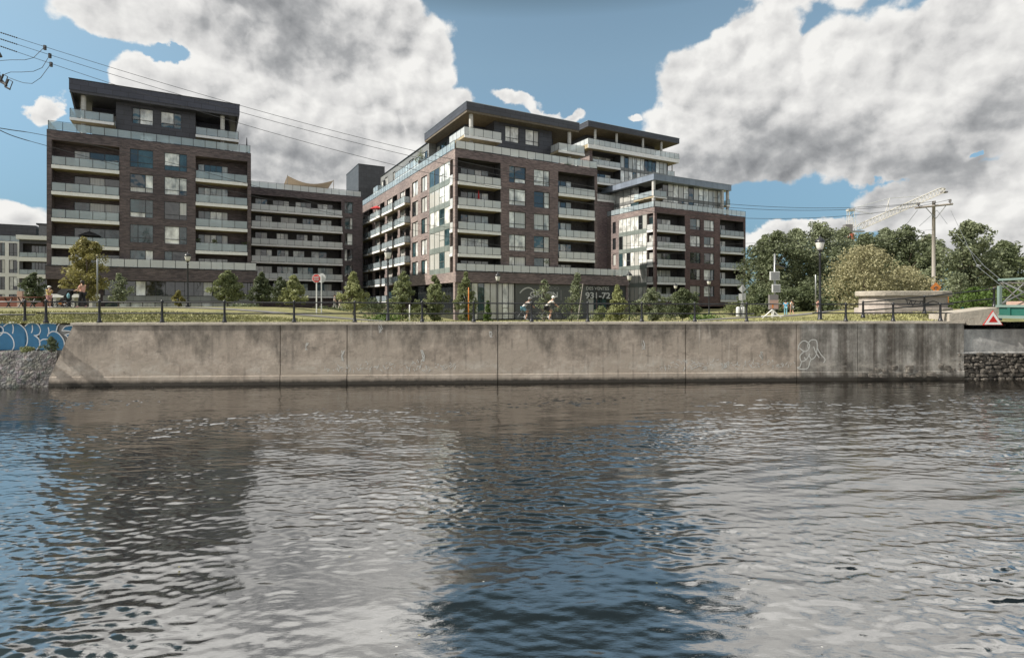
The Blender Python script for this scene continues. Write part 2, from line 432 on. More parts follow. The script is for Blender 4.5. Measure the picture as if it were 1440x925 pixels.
def build_world():
    w = bpy.data.worlds.new('World'); scene.world = w; w.use_nodes = True
    T = w.node_tree; N = NT(T)
    bg = T.nodes['Background']
    sky = N.n('ShaderNodeTexSky', sky_type='NISHITA', sun_disc=False, sun_elevation=SUN_EL, sun_rotation=math.atan2(sd.x, sd.y),
              altitude=50, air_density=1.0, dust_density=1.6, ozone_density=1.3)
    gen = N.n('ShaderNodeTexCoord').outputs['Generated']
    sp = N.n('ShaderNodeSeparateXYZ', i_Vector=gen)
    az = N.math('ARCTAN2', sp.outputs[0], sp.outputs[1]); el = N.math('ARCSINE', sp.outputs[2])
    p = N.n('ShaderNodeCombineXYZ', i_X=az, i_Y=el).outputs[0]
    # cumulus banks in view: (px, py, rx, ry) read off the photograph as azimuth / elevation
    B = [(300, -20, 235, 120), (420, 60, 190, 130), (500, 150, 140, 120), (590, 85, 62, 90), (330, 160, 150, 95), (470, 240, 165, 110), (620, 150, 50, 40),
         (205, 108, 50, 38), (170, 20, 115, 40), (560, 20, 50, 45),
         (1060, 60, 92, 75), (1000, 140, 105, 95), (1030, 215, 120, 62), (1120, 120, 150, 105), (1260, 110, 170, 110), (1390, 130, 150, 120), (1130, 215, 165, 55), (1260, 215, 170, 50),
         (960, 190, 55, 60), (1340, 30, 120, 45), (1470, 60, 70, 90),
         (1270, 300, 75, 62), (1350, 290, 110, 75), (1450, 290, 130, 95), (1400, 345, 190, 40), (1110, 330, 75, 16), (1180, 328, 60, 15),
         (76, 143, 19, 30), (20, 312, 70, 32), (-60, 320, 120, 45), (720, 145, 34, 15), (806, 163, 26, 10), (760, 155, 30, 8), (900, 158, 14, 9),
         (400, -130, 265, 125), (1240, -110, 330, 110), (420, -260, 200, 60), (1320, -240, 340, 110), (1330, -390, 460, 190), (360, -380, 330, 180), (-250, -60, 190, 110), (1750, 100, 200, 150), (1700, 320, 260, 60), (-300, 300, 220, 50)]  # unseen banks; those above the frame are added to shape the water's reflections
    H = [(238, 80, 34, 20), (1415, 80, 36, 26), (1385, 100, 20, 12), (345, 62, 16, 8), (1350, 212, 22, 8), (1235, 262, 60, 16)]
    G = [(400, 20, 150, 70), (330, 215, 180, 80), (450, 235, 130, 60), (350, 50, 130, 45), (1130, 238, 230, 78), (1310, 234, 200, 50), (980, 235, 90, 50), (1060, 200, 90, 40), (1400, 150, 100, 50), (600, 170, 60, 25)]
    def ae(px, py):
        a = math.atan(kx(px)); e = math.atan((HZ - py) / F * math.cos(a)); return a, e
    def blobs(vec, lst):
        out = None
        for (px, py, rx, ry) in lst:
            a, e = ae(px, py); ca = math.cos(a)
            sx = rx / F * ca * ca; sy = ry / F * ca * math.cos(e) ** 2
            d = N.vmath('LENGTH', N.vmath('MULTIPLY', N.vmath('SUBTRACT', vec, (a, e, 0)), (1 / sx, 1 / sy, 0)))
            q = N.math('SUBTRACT', 1.0, d)
            # small clouds get proportionally softer fields so that edges look alike
            q = N.math('MULTIPLY', q, min(1.0, .35 + (min(rx, ry) / 110)))
            out = q if out is None else N.math('SMOOTH_MAX', out, q, .08)
        return out
    def warped(vec):
        n1 = N.n('ShaderNodeTexNoise', i_Scale=7.0, i_Detail=3.0, i_Roughness=.5, i_Vector=vec).outputs[1]
        n2 = N.n('ShaderNodeTexNoise', i_Scale=26.0, i_Detail=5.0, i_Roughness=.6, i_Vector=vec).outputs[1]
        w1 = N.vmath('MULTIPLY', N.vmath('SUBTRACT', n1, (.5, .5, .5)), (.13, .11, 0))
        w2 = N.vmath('MULTIPLY', N.vmath('SUBTRACT', n2, (.5, .5, .5)), (.035, .035, 0))
        return N.vmath('ADD', N.vmath('ADD', vec, w1), w2)
    def billow(vec):
        """cauliflower relief: rounded lobes at three scales over soft large masses"""
        v = N.vmath('MULTIPLY', vec, (1, 1.15, 1))
        wv = N.vmath('ADD', v, N.vmath('MULTIPLY', N.vmath('SUBTRACT', N.n('ShaderNodeTexNoise', i_Scale=14.0, i_Detail=4.0, i_Roughness=.55, i_Vector=v).outputs[1], (.5, .5, .5)), (.06, .06, 0)))
        n = N.n('ShaderNodeTexNoise', i_Scale=6.5, i_Detail=10.0, i_Roughness=.6, i_Vector=v).outputs[0]
        out = N.math('MULTIPLY', N.math('SUBTRACT', n, .5), .9)
        for sc, am in ((8.0, .44), (18.0, .24), (42.0, .1)):
            vo = N.n('ShaderNodeTexVoronoi', feature='F1', i_Scale=sc, i_Vector=wv)
            d = vo.outputs['Distance']
            out = N.math('ADD', out, N.math('MULTIPLY', N.math('SUBTRACT', .3, N.math('MULTIPLY', d, d)), am))
        return out
    pw = warped(p)
    b0 = billow(p)
    # scattered cumulus everywhere behind and beside the viewer
    back = N.n('ShaderNodeMapRange', i_Value=N.math('ABSOLUTE', az), clamp=True); back.inputs[1].default_value = .95; back.inputs[2].default_value = 1.3
    gnoise = N.n('ShaderNodeTexNoise', i_Scale=2.6, i_Detail=4.0, i_Roughness=.5, i_Vector=N.vmath('MULTIPLY', gen, (1, 1, 2.2))).outputs[0]
    bf = N.math('SUBTRACT', N.math('MULTIPLY', N.math('MULTIPLY', N.math('SUBTRACT', gnoise, .46), 5.0), back.outputs[0]), N.math('SUBTRACT', 1.0, back.outputs[0]))
    hi = N.n('ShaderNodeMapRange', i_Value=el, clamp=True); hi.inputs[1].default_value = .86; hi.inputs[2].default_value = 1.02
    hf = N.math('SUBTRACT', N.math('MULTIPLY', N.math('MULTIPLY', N.math('SUBTRACT', gnoise, .42), 5.0), hi.outputs[0]), N.math('SUBTRACT', 1.0, hi.outputs[0]))
    core = N.math('MAXIMUM', N.math('MAXIMUM', blobs(pw, B), bf), hf)
    field = N.math('ADD', core, N.math('MULTIPLY', b0, .52))
    hole = N.math('MAXIMUM', blobs(pw, H), 0.0)
    field = N.math('SUBTRACT', field, N.math('MULTIPLY', hole, N.math('ADD', .75, N.math('MULTIPLY', b0, -6.0))))
    alpha = N.n('ShaderNodeMapRange', i_Value=field, clamp=True, interpolation_type='SMOOTHSTEP'); alpha.inputs[1].default_value = .0; alpha.inputs[2].default_value = .13
    # light from the upper left: lobes facing the sun are white, the far sides and flat bases grey
    b1 = billow(N.vmath('ADD', p, (-.011, .014, 0)))
    slope = N.math('SUBTRACT', b0, b1)
    grey = N.math('MAXIMUM', blobs(pw, G), 0.0)
    lum = N.math('ADD', N.math('MULTIPLY', slope, 1.45), .7)
    lum = N.math('SUBTRACT', lum, N.math('MULTIPLY', N.math('POWER', grey, .8), .5))
    lum = N.math('ADD', lum, N.math('MULTIPLY', N.math('SUBTRACT', N.n('ShaderNodeTexNoise', i_Scale=4.0, i_Detail=6.0, i_Roughness=.55, i_Vector=p).outputs[0], .5), .34))
    edge = N.n('ShaderNodeMapRange', i_Value=field, clamp=True); edge.inputs[1].default_value = .35; edge.inputs[2].default_value = .0
    lum = N.math('ADD', lum, N.math('MULTIPLY', edge.outputs[0], .22))
    ccol = N.ramp(lum, [(.0, (.215, .225, .24)), (.35, (.46, .467, .475)), (.62, (.76, .755, .745)), (.92, (1.0, .99, .96))])
    up = N.n('ShaderNodeMapRange', i_Value=el, clamp=True); up.inputs[1].default_value = .49; up.inputs[2].default_value = .58; up.inputs[3].default_value = CLOUD; up.inputs[4].default_value = CLOUD * 1.5  # unseen clouds above the frame are brightened for the reflections and fill light
    cloud = N.vmath('MULTIPLY', ccol, N.n('ShaderNodeCombineXYZ', i_X=up.outputs[0], i_Y=up.outputs[0], i_Z=up.outputs[0]).outputs[0])
    grade = N.n('ShaderNodeHueSaturation', i_Saturation=SKY_SAT, i_Value=1.0, i_Color=sky.outputs[0]).outputs[0]
    dk = N.n('ShaderNodeMapRange', i_Value=el, clamp=True); dk.inputs[1].default_value = .475; dk.inputs[2].default_value = .57; dk.inputs[3].default_value = 1.0; dk.inputs[4].default_value = .24
    lo = N.ramp(N.math('MULTIPLY', el, 2.0), [(.0, (.5, .56, .66)), (.25, (.55, .62, .72)), (.6, (.85, .9, .95)), (.8, (1, 1, 1))])
    skyc = N.vmath('MULTIPLY', N.vmath('MULTIPLY', N.vmath('MULTIPLY', grade, lo), SKY_TINT), N.n('ShaderNodeCombineXYZ', i_X=dk.outputs[0], i_Y=dk.outputs[0], i_Z=N.math('POWER', dk.outputs[0], 1.12)).outputs[0])
    out = N.mixc(alpha.outputs[0], skyc, cloud)
    T.links.new(out, bg.inputs[0]); bg.inputs[1].default_value = SKY
    w.cycles.sampling_method = 'MANUAL'; w.cycles.sample_map_resolution = 512
SKY = .13; CLOUD = 4.3; SKY_SAT = .66; SKY_TINT = (.545, .70, .705)
build_world()
scene.view_settings.view_transform = 'Standard'; scene.view_settings.look = 'None'
scene.view_settings.exposure = 0.7; scene.view_settings.gamma = 1; scene.view_settings.use_curve_mapping = False
scene.cycles.max_bounces = 8; scene.cycles.transparent_max_bounces = 16; scene.cycles.use_denoising = True
scene.cycles.diffuse_bounces = 3; scene.cycles.glossy_bounces = 4
# ---------------------------------------------------------------- water
def build_water():
    m, N, bs = new_mat('canal_water')
    N.t.nodes.remove(bs)
    bs = N.n('ShaderNodeBsdfGlossy', i_Color=(.96, .95, .93, 1), i_Roughness=.015)
    mud = N.n('ShaderNodeBsdfDiffuse', i_Color=(.004, .0036, .003, 1))
    lw = N.n('ShaderNodeLayerWeight'); fr = N.n('ShaderNodeMapRange', i_Value=lw.outputs['Facing'], clamp=True)
    fr.inputs[1].default_value = .42; fr.inputs[2].default_value = .85; fr.inputs[3].default_value = .45; fr.inputs[4].default_value = .62
    mx = N.n('ShaderNodeMixShader', i_0=fr.outputs[0]); N.t.links.new(mud.outputs[0], mx.inputs[1]); N.t.links.new(bs.outputs[0], mx.inputs[2])
    N.t.links.new(mx.outputs[0], N.t.nodes['Material Output'].inputs[0])
    tc = N.n('ShaderNodeTexCoord').outputs['Object']
    bp = N.n('ShaderNodeBump', i_Strength=.17, i_Distance=.012, i_Height=N.noise(tc, 1.0, 4, .6, mapping=(7, 15, 1)))
    N.t.links.new(bp.outputs[0], bs.inputs['Normal'])
    nx, ny = 1280, 720; dx, dy = .045, .0385; x0, y0 = -nx * dx / 2, 1.55
    KX = 2 * np.pi * np.fft.fftfreq(nx, dx)[None, :]; KY = 2 * np.pi * np.fft.fftfreq(ny, dy)[:, None]
    K = np.hypot(KX, KY) + 1e-6; TH = np.arctan2(np.abs(KX), np.abs(KY))
    TS = np.arctan2(KX * np.sign(KY + 1e-9), np.abs(KY))
    def fld(l0, bw, spread, skew=0.0):
        k0 = 2 * np.pi / l0
        amp = np.exp(-.5 * (np.log(K / k0) / bw) ** 2) * np.exp(-.5 * ((TS - skew) / spread) ** 2)
        h = np.fft.ifft2(amp * (nprng.normal(size=(ny, nx)) + 1j * nprng.normal(size=(ny, nx)))).real
        gy = np.gradient(h, dy, axis=0); gx = np.gradient(h, dx, axis=1)
        return h / np.sqrt((gx ** 2 + gy ** 2).mean())
    xs = x0 + dx * np.arange(nx); ys = y0 + dy * np.arange(ny)
    XX, YY = np.meshgrid(xs, ys)
    n1 = fld(9.0, .35, .9); n1 = n1 / n1.std()            # patches of breeze
    gust = np.clip(.75 + .4 * n1, .3, 1.6)
    right = 1 / (1 + np.exp(-(XX / np.maximum(YY, 3) - .12) * 9))   # the breeze comes over the right half
    h = WAVE * (.016 * fld(2.0, .3, .6, .15) + gust * (.019 + .009 * right) * fld(.7, .3, .5, -.12) + gust * .05 * fld(.36, .35, .55, .1) + gust * .05 * fld(.19, .25, .8, 0))
    h += WAVE * right * .03 * fld(.62, .14, .2, -.18)
    e = np.minimum.reduce([XX - xs[0], xs[-1] - XX, YY - ys[0], ys[-1] - YY]); h *= np.clip(e / 1.0, 0, 1)
    calm = np.clip((30.5 - YY) / 9, .45, 1) * (1 + .12 * np.clip((13 - YY) / 6, 0, 1)); h *= calm
    V = np.stack([XX, YY, h], -1).reshape(-1, 3)
    idx = np.arange(nx * ny).reshape(ny, nx)
    Q = np.stack([idx[:-1, :-1], idx[:-1, 1:], idx[1:, 1:], idx[1:, :-1]], -1).reshape(-1, 4)
    o = np_mesh('canal_water', V, Q, ['canal_water'], smooth=True); kind(o, 'structure')
    # the canal goes on to both sides
    b = MB(); X0, X1, Y0, Y1 = xs[0], xs[-1], ys[0], ys[-1]
    b.face([(-400, Y0, 0), (X0, Y0, 0), (X0, Y1, 0), (-400, Y1, 0)], 'canal_water')
    b.face([(X1, Y0, 0), (400, Y0, 0), (400, Y1 + 20, 0), (X1, Y1, 0)], 'canal_water')
    kind(b.build('canal_water_reach'), 'structure')
WAVE = 1.2
build_water()

# ---------------------------------------------------------------- ground sheet
def build_ground():
    us = np.concatenate([[-2500, -900, -300, -150, -90], np.arange(-66, 66, 1.0), [70, 80, 95, 120, 160, 320, 900, 2500]])
    ds = np.concatenate([np.arange(0.3, 12, .5), np.arange(12, 50, 1.5), [54, 60, 70, 85, 110, 150, 250, 500, 1000, 2500]])
    V = []
    for d in ds:
        for x in us:
            xc = max(-60, min(60, x)); y = wall_y(xc) + d
            V.append((x, y, ground_z(xc, y)))
    n = len(us); idx = np.arange(len(V)).reshape(len(ds), n)
    Q = np.stack([idx[:-1, :-1], idx[:-1, 1:], idx[1:, 1:], idx[1:, :-1]], -1).reshape(-1, 4)
    kind(np_mesh('ground', V, Q, ['lawn'], smooth=True), 'structure')
    # promenade path a little behind the fence
    xs = np.arange(-62, 40, 1.0); V = []; rows = [7.7, 8.3, 9.0, 9.6]
    for d in rows:
        for x in xs:
            y = wall_y(x) + d; V.append((x, y, ground_z(x, y) + .03))
    idx = np.arange(len(V)).reshape(len(rows), len(xs))
    Q = np.stack([idx[:-1, :-1], idx[:-1, 1:], idx[1:, 1:], idx[1:, :-1]], -1).reshape(-1, 4)
    kind(np_mesh('promenade_path', V, Q, ['asphalt'], smooth=True), 'structure')
    # rough mown grass: upright blades, dense where the bank faces the water
    n = 60000
    x = nprng.uniform(-34, 24, n); d = .4 + nprng.power(1.0, n) * 5.0
    z = np.array([ground_z(a, wall_y(a) + b) for a, b in zip(x, d)]); y = 27.07 + .0537 * x + d
    a = nprng.uniform(0, np.pi, n); hh = nprng.uniform(.04, .13, n); ww = nprng.uniform(.02, .05, n); lean = nprng.normal(0, .04, (n, 2))
    V = np.zeros((n, 3, 3)); V[:, 0] = np.stack([x - ww * np.cos(a), y - ww * np.sin(a), z], -1); V[:, 1] = np.stack([x + ww * np.cos(a), y + ww * np.sin(a), z], -1)
    V[:, 2] = np.stack([x + lean[:, 0], y + lean[:, 1], z + hh], -1)
    kind(np_mesh('grass', V.reshape(-1, 3), np.arange(3 * n).reshape(n, 3), ['blade']), 'stuff')
    # foam flecks and leaves drifting on the water, thickest along the wall
    n = 260; g = np.random.default_rng(8)
    y = np.where(g.random(n) < .6, 26.4 - g.exponential(1.6, n), g.uniform(6, 26, n)); x = g.uniform(-1, 1, n) * y * .93; y = np.minimum(y, 26.9 + .0537 * x - .5)
    s = g.uniform(.006, .022, n); a = g.uniform(0, 3.14, n); V = np.zeros((n, 4, 3))
    for k in range(4): V[:, k, 0] = x + s * np.cos(a + k * 1.57); V[:, k, 1] = y + s * .7 * np.sin(a + k * 1.57); V[:, k, 2] = .035
    kind(np_mesh('floating_debris', V.reshape(-1, 3), np.arange(4 * n).reshape(n, 4), ['chalk', 'leaf_yellow'], midx=(g.random(n) < .35).astype(int)), 'stuff')
    b = MB(); b.box(-400, 400, -60, 1.5, -2, 2.2, 'coping_concrete'); kind(b.build('near_quay'), 'structure')
    b = MB(); b.box(-400, 400, -60, 40, -3.2, -2.2, 'shore_rock'); kind(b.build('canal_bed'), 'structure')
build_ground()

# ---------------------------------------------------------------- canal wall
WANG = math.atan(.0537)
def wall_pt(x, d, z):      # x world, d metres out of the wall face towards the water
    return (x + d * math.sin(WANG), wall_y(x) - d * math.cos(WANG), z)
def stroke(mb, pts, w, fn, mat):
    """a painted line: a ribbon of constant width through 2D points, laid on a surface by fn(s, z)"""
    P = [Vector(p) for p in pts]; L = []; Rr = []
    for i, p in enumerate(P):
        d = (P[min(i + 1, len(P) - 1)] - P[max(i - 1, 0)]); d = d.normalized() if d.length > 1e-6 else Vector((1, 0))
        nrm = Vector((-d.y, d.x)) * w / 2; L.append(p + nrm); Rr.append(p - nrm)
    for i in range(len(P) - 1):
        mb.face([fn(*L[i]), fn(*L[i + 1]), fn(*Rr[i + 1]), fn(*Rr[i])], mat)
def curve2(pts, n=8):
    P = [Vector(p) for p in pts]; out = []
    for i in range(len(P) - 1):
        p0 = P[max(i - 1, 0)]; p1 = P[i]; p2 = P[i + 1]; p3 = P[min(i + 2, len(P) - 1)]
        for k in range(n):
            t = k / n
            out.append(.5 * ((2 * p1) + (-p0 + p2) * t + (2 * p0 - 5 * p1 + 4 * p2 - p3) * t * t + (-p0 + 3 * p1 - 3 * p2 + p3) * t ** 3))
    out.append(P[-1]); return [tuple(p) for p in out]
def build_wall():
    TOP = 2.86
    w = empty('canal_wall', (0, 0, 0), 0, 'long stained grey-brown concrete canal wall rising from the water', 'wall')
    xl_t, xl_b = wall_x(103), wall_x(64)
    joints = [wall_x(p) for p in (394, 488, 700, 964, 1120, 1206, 1356)]
    def seg(a_b, a_t, b, tw=.16):
        mb = MB(); n = max(2, int((b - a_t) / .8))
        # front face with a projecting foot, back face inside the bank
        prof = [(.035, -1.6), (.035, .42), (.02, .44), (0, .445), (0, 1.2), (0, TOP)]
        fr = []
        for i in range(n + 1):
            t = i / n; row = []
            for (d, z) in prof:
                k = (z - .0) / TOP; xa = a_b + (a_t - a_b) * max(0, min(1, k)); x = xa + (b - xa) * t
                row.append(wall_pt(x, d, z))
            fr.append(row)
        for i in range(n):
            for j in range(len(prof) - 1):
                mb.face([fr[i][j], fr[i + 1][j], fr[i + 1][j + 1], fr[i][j + 1]], 'canal_concrete')
        for i in (0, n):
            xs = a_b if i == 0 else b; xt = a_t if i == 0 else b
            mb.face(fr[i] + [wall_pt(xt, -1.2, TOP), wall_pt(xs, -1.2, -1.6)], 'canal_concrete')
        mb.face([wall_pt(a_t, 0, TOP), wall_pt(b, 0, TOP), wall_pt(b, -1.2, TOP), wall_pt(a_t, -1.2, TOP)], 'canal_concrete')
        mb.build('concrete_panel', w)
    prev_t, prev_b = xl_t, xl_b
    for j in joints:
        seg(prev_b, prev_t, j - .018); prev_t = prev_b = j + .018
    # coping: pale cap along the top edge
    mb = MB(); a, b = xl_t - .1, joints[-1]
    n = 60
    for i in range(n):
        xa, xb = a + (b - a) * i / n, a + (b - a) * (i + 1) / n
        ja, jb = rnd.uniform(-.008, .008), 0
        for (d0, z0, d1, z1) in ((.05, TOP, .05, TOP + .1), (.05, TOP + .1, -.42, TOP + .12), (-.42, TOP + .12, -.42, TOP), (0.0, TOP, .05, TOP)):
            mb.face([wall_pt(xa, d0, z0), wall_pt(xb, d0, z0), wall_pt(xb, d1, z1), wall_pt(xa, d1, z1)], 'coping_concrete')
    mb.build('coping', w)
    # small tie-bolt stubs and rust plates are left as paint: chalk tags near the waterline
    fn = lambda s, z: wall_pt(s, .006, z)
    mb = MB()
    for (pa, pb) in ((455, 640), (925, 1118)):
        x = wall_x(pa)
        while x < wall_x(pb):
            wd = rnd.uniform(.28, .5); z0 = .62; hh = rnd.uniform(.25, .52)
            for _ in range(rnd.randint(4, 9)):
                cx_, cz_ = x + wd * rnd.random(), z0 + hh * rnd.random(); a_ = rnd.uniform(-1.2, 1.2) + (1.57 if rnd.random() < .5 else 0); l_ = rnd.uniform(.03, .11)
                stroke(mb, [(cx_ - l_ * math.cos(a_), cz_ - l_ * math.sin(a_)), (cx_ + .02, cz_), (cx_ + l_ * math.cos(a_), cz_ + l_ * math.sin(a_))], rnd.uniform(.012, .03), fn, 'chalk')
            x += wd * rnd.uniform(.9, 1.3)
    # big white outline tag near the bridge
    for P in ([(1122, 492), (1124, 484), (1131, 479), (1138, 484), (1137, 491), (1131, 494), (1124, 489)],
              [(1137, 491), (1136, 484), (1141, 478), (1148, 479), (1149, 489), (1147, 500), (1141, 505), (1137, 498)],
              [(1131, 494), (1125, 500), (1127, 508), (1134, 505), (1139, 497)],
              [(1127, 508), (1125, 515), (1121, 517), (1129, 519), (1136, 517), (1139, 508), (1141, 505)],
              [(1149, 489), (1154, 498), (1160, 505), (1158, 510)], [(1144, 487), (1147, 495), (1152, 503)], [(1131, 502), (1133, 506)]):
        pts = [(wall_x(px), zz(py, wall_y(wall_x(px)))) for px, py in P]
        stroke(mb, curve2(pts, 7), .045, fn, 'chalk')
    for (px, py, hh) in ((482, 500, .5), (432, 487, .35), (594, 500, .55), (905, 485, .45), (1070, 500, .4), (690, 470, .3), (535, 462, .4), (1020, 515, .2)):
        x = wall_x(px); z = zz(py, wall_y(x))
        for k in range(4): stroke(mb, [(x + rnd.uniform(-.1, .1), z + hh * .5), (x + rnd.uniform(-.1, .1), z), (x + rnd.uniform(-.1, .1), z - hh * .5)], rnd.uniform(.015, .04), fn, 'chalk')
    mb.build('graffiti', w)
    # ---- recessed older wall at the far left, with the blue lettering
    o = empty('graffiti_wall', (wall_x(40), wall_y(wall_x(40)) + .5, 0), 0, 'set-back concrete wall painted with blue bubble graffiti letters', 'wall')
    off = o.location
    SET = -.55
    def rp(px, py, d=0):
        Y = wall_y(wall_x(px)) + .55; return (at(px, Y), Y - d, zz(py, Y))
    mb = MB()
    mb.face([(-75, wall_y(-75) + .55, -1), (at(112, 26.6), 26.6, -1), (at(112, 26.6), 26.6, 2.86), (-75, wall_y(-75) + .55, 2.86)], 'abutment_concrete')
    mb.face([(-75, wall_y(-75) + .55, 2.86), (at(112, 26.6), 26.6, 2.86), (at(112, 26.6), 27.9, 2.88), (-75, wall_y(-75) + 1.8, 2.88)], 'coping_concrete')
    mb.build('concrete_face', o, off)
    mb = MB()
    def fill(P):
        pts = curve2(P, 6); c = (sum(p[0] for p in pts) / len(pts), sum(p[1] for p in pts) / len(pts))
        for i in range(len(pts)):
            a, b2 = pts[i], pts[(i + 1) % len(pts)]
            mb.face([rp(*c, .006), rp(*a, .006), rp(*b2, .006)], 'paint_blue')
    fill([(0, 492), (0, 456), (8, 454), (20, 453), (32, 458), (39, 470), (39, 484), (32, 492)])
    fill([(35, 492), (35, 462), (38, 456), (46, 454), (54, 458), (57, 466), (53, 472), (56, 480), (55, 488), (51, 492)])
    fill([(56, 492), (56, 458), (60, 455), (78, 456), (80, 464), (84, 470), (90, 480), (91, 492)])
    fill([(-30, 492), (-30, 456), (-5, 455), (2, 462), (1, 470), (-4, 474), (0, 492)])
    fill([(88, 463), (95, 459), (103, 460), (106, 464), (100, 466)])
    fill([(92, 472), (99, 468), (105, 473), (104, 477), (98, 475)])
    mb.build('blue_paint', o, off)
    mb = MB(); f2 = lambda s, z: rp(s, z, .012)
    for P in ([(-4, 457), (4, 461), (4, 468), (-2, 473)], [(0, 468), (10, 468), (18, 476), (20, 486), (17, 493)], [(5, 459), (14, 453.5), (26, 455), (36, 464), (39, 478), (36, 488), (30, 493)],
              [(18, 456), (19, 462), (18, 469)], [(35, 459), (42, 454), (52, 455), (57, 463), (55, 470), (48, 472)], [(48, 471), (55, 477), (56, 486), (51, 492)], [(45.5, 457), (46, 463), (44.5, 468)],
              [(57, 456), (64, 454), (80, 455)], [(68, 460), (69, 466), (67, 473)], [(67, 471), (74, 466), (83, 469), (90, 479), (91, 492)], [(79, 467), (81, 459), (84, 455)], [(55, 481), (61, 477), (69, 478), (72, 484)],
              [(87, 465), (92, 459), (101, 458), (106, 463), (102, 466), (94, 465), (87, 465)], [(91, 471), (99, 469), (105, 473), (104, 477), (97, 475), (92, 471)]):
        stroke(mb, curve2(P, 7), 1.5, f2, 'paint_white')
    mb.build('white_outline', o, off)
    # rubble toe at the foot of the recessed wall
    xs = np.arange(-60, -21.6, .14); V = []; rows = np.linspace(0, 1, 26)
    for t in rows:
        for x in xs:
            X = x + (1 - t) * .3; y = wall_y(x) + .5 - (.55 + 1.35 * sstep(0, 4.5, -21.6 - x)) * (1 - t) + rnd.uniform(-.03, .03)
            z = -.35 + 1.98 * min(1, t * 1.12) ** .9 + (rnd.uniform(-.045, .045) + .05 * math.sin(x * 2.3 + t * 7) * math.sin(x * 5.1 - t * 11)) * (t > .1)
            V.append((min(X, at(104, 26.2)), y, z))
    idx = np.arange(len(V)).reshape(len(rows), len(xs))
    Q = np.stack([idx[:-1, :-1], idx[:-1, 1:], idx[1:, 1:], idx[1:, :-1]], -1).reshape(-1, 4)
    kind(np_mesh('rubble_shore', V, Q, ['shore_rock']), 'structure')
build_wall()

# ---------------------------------------------------------------- fences
def post_mesh(mb, p, h, lean=0):
    x, y, z = p
    mb.lathe([(.115, 0), (.115, .06), (.085, .11), (.07, .2), (.055, .34), (.048, h - .08), (.065, h - .06), (.065, h - .02), (.04, h + .03), (.006, h + .05)], (x, y, z), 'iron_black', 8)
def fence(label, posts, rails, name='railing'):
    o = empty(name, posts[0][0], 0, label, 'railing'); off = posts[0][0]
    for (p, h) in posts:
        mb = MB(); post_mesh(mb, p, h); mb.build('post', o, off, smooth=True)
    for pts in rails:
        mb = MB(); mb.tube(pts, .037, 'iron_black', 6); mb.build('rail', o, off, smooth=True)
    return o
def build_fences():
    def wp(px, d=-.2): x = wall_x(px); return wall_pt(x, d, 2.955)
    pxs = [60, 135.7, 224.5, 313, 411.5, 497.5, 593, 666, 748, 827.5, 904, 979, 1052.5]
    H = lambda px: 1.08 - .13 * (px / 1100)
    posts = [(wp(p), H(p)) for p in pxs]
    def line(a, b, k, sag=.0):
        out = []
        q = [a] + [p for p in pxs if a < p < b] + [b]
        for p in q:
            x, y, z = wp(p); out.append((x, y, z + H(p) * k + rnd.uniform(-.012, .012)))
        return out
    fence('long black two-rail railing along the top of the canal wall', posts, [line(60, 1102, .93), line(48, 1063, .43)])
    ps = [((at(p, 26.9), 26.9, 2.93), 1.1) for p in (-60, 35)]
    fence('short black railing above the blue graffiti wall', ps,
          [[(at(-60, 26.9), 26.9, 2.93 + 1.02), (at(58, 26.9), 26.9, 2.93 + 1.02)], [(at(-60, 26.9), 26.9, 3.33), (at(49, 26.9), 26.9, 3.33)]])
    P = [1193, 1260, 1327]
    posts = [(wp(p), .93) for p in P]
    fence('black railing on the wall top in front of the stone plinth', posts,
          [[(*wp(p)[:2], 2.955 + .88) for p in (1146, 1193, 1260, 1327, 1345)], [(*wp(p)[:2], 2.955 + .43) for p in (1146, 1193, 1260, 1327, 1345)]])
    q = [(1213.7, 447, 424, 29.6), (1300, 441.5, 416, 30.4), (1398, 432, 405, 30.6), (1480, 425, 398, 30.8)]
    posts = [((at(a, Y), Y, zz(b, Y)), zz(c, Y) - zz(b, Y)) for a, b, c, Y in q]
    rails = [[(p[0], p[1], p[2] + h * .95) for p, h in posts], [(p[0], p[1], p[2] + h * .45) for p, h in posts]]
    fence('black railing ramping up past the plinth to the bridge', posts, rails)
build_fences()
# ---------------------------------------------------------------- apartment buildings
TH = R(29); UX, UY = math.cos(TH), math.sin(TH)
class Bld:
    def __init__(s, name, label, X, Y, z0=1.8, cat='building'):
        s.X, s.Y, s.z0 = X, Y, z0
        s.root = empty(name, (X, Y, z0), TH, label, cat); s.off = (0, 0, z0)
        s.ops = {}
    def uR(s, px, c=0.0):
        k = kx(px); return (k * (s.Y + c * UX) - (s.X - c * UY)) / (UX - k * UY)
    def vL(s, px, c=0.0):
        k = kx(px); return (k * (s.Y + c * UY) - (s.X + c * UX)) / (-UY - k * UX)
    def Yd(s, x, y): return s.Y + x * UY + y * UX
    def zR(s, px, py, c=0.0): return zz(py, s.Yd(s.uR(px, c), c))
    def zL(s, px, py, c=0.0): return zz(py, s.Yd(c, s.vL(px, c)))
    def put(s, mb, name, parent=None, smooth=False): return mb.build(name, parent or s.root, s.off, smooth)
def FP(face, c, a, d, z): return (a, c + d, z) if face == 'R' else (c + d, a, z)
def fbox(mb, face, c, a0, a1, d0, d1, z0, z1, mat):
    if face == 'R': mb.box(a0, a1, c + d0, c + d1, z0, z1, mat)
    else: mb.box(c + d0, c + d1, a0, a1, z0, z1, mat)
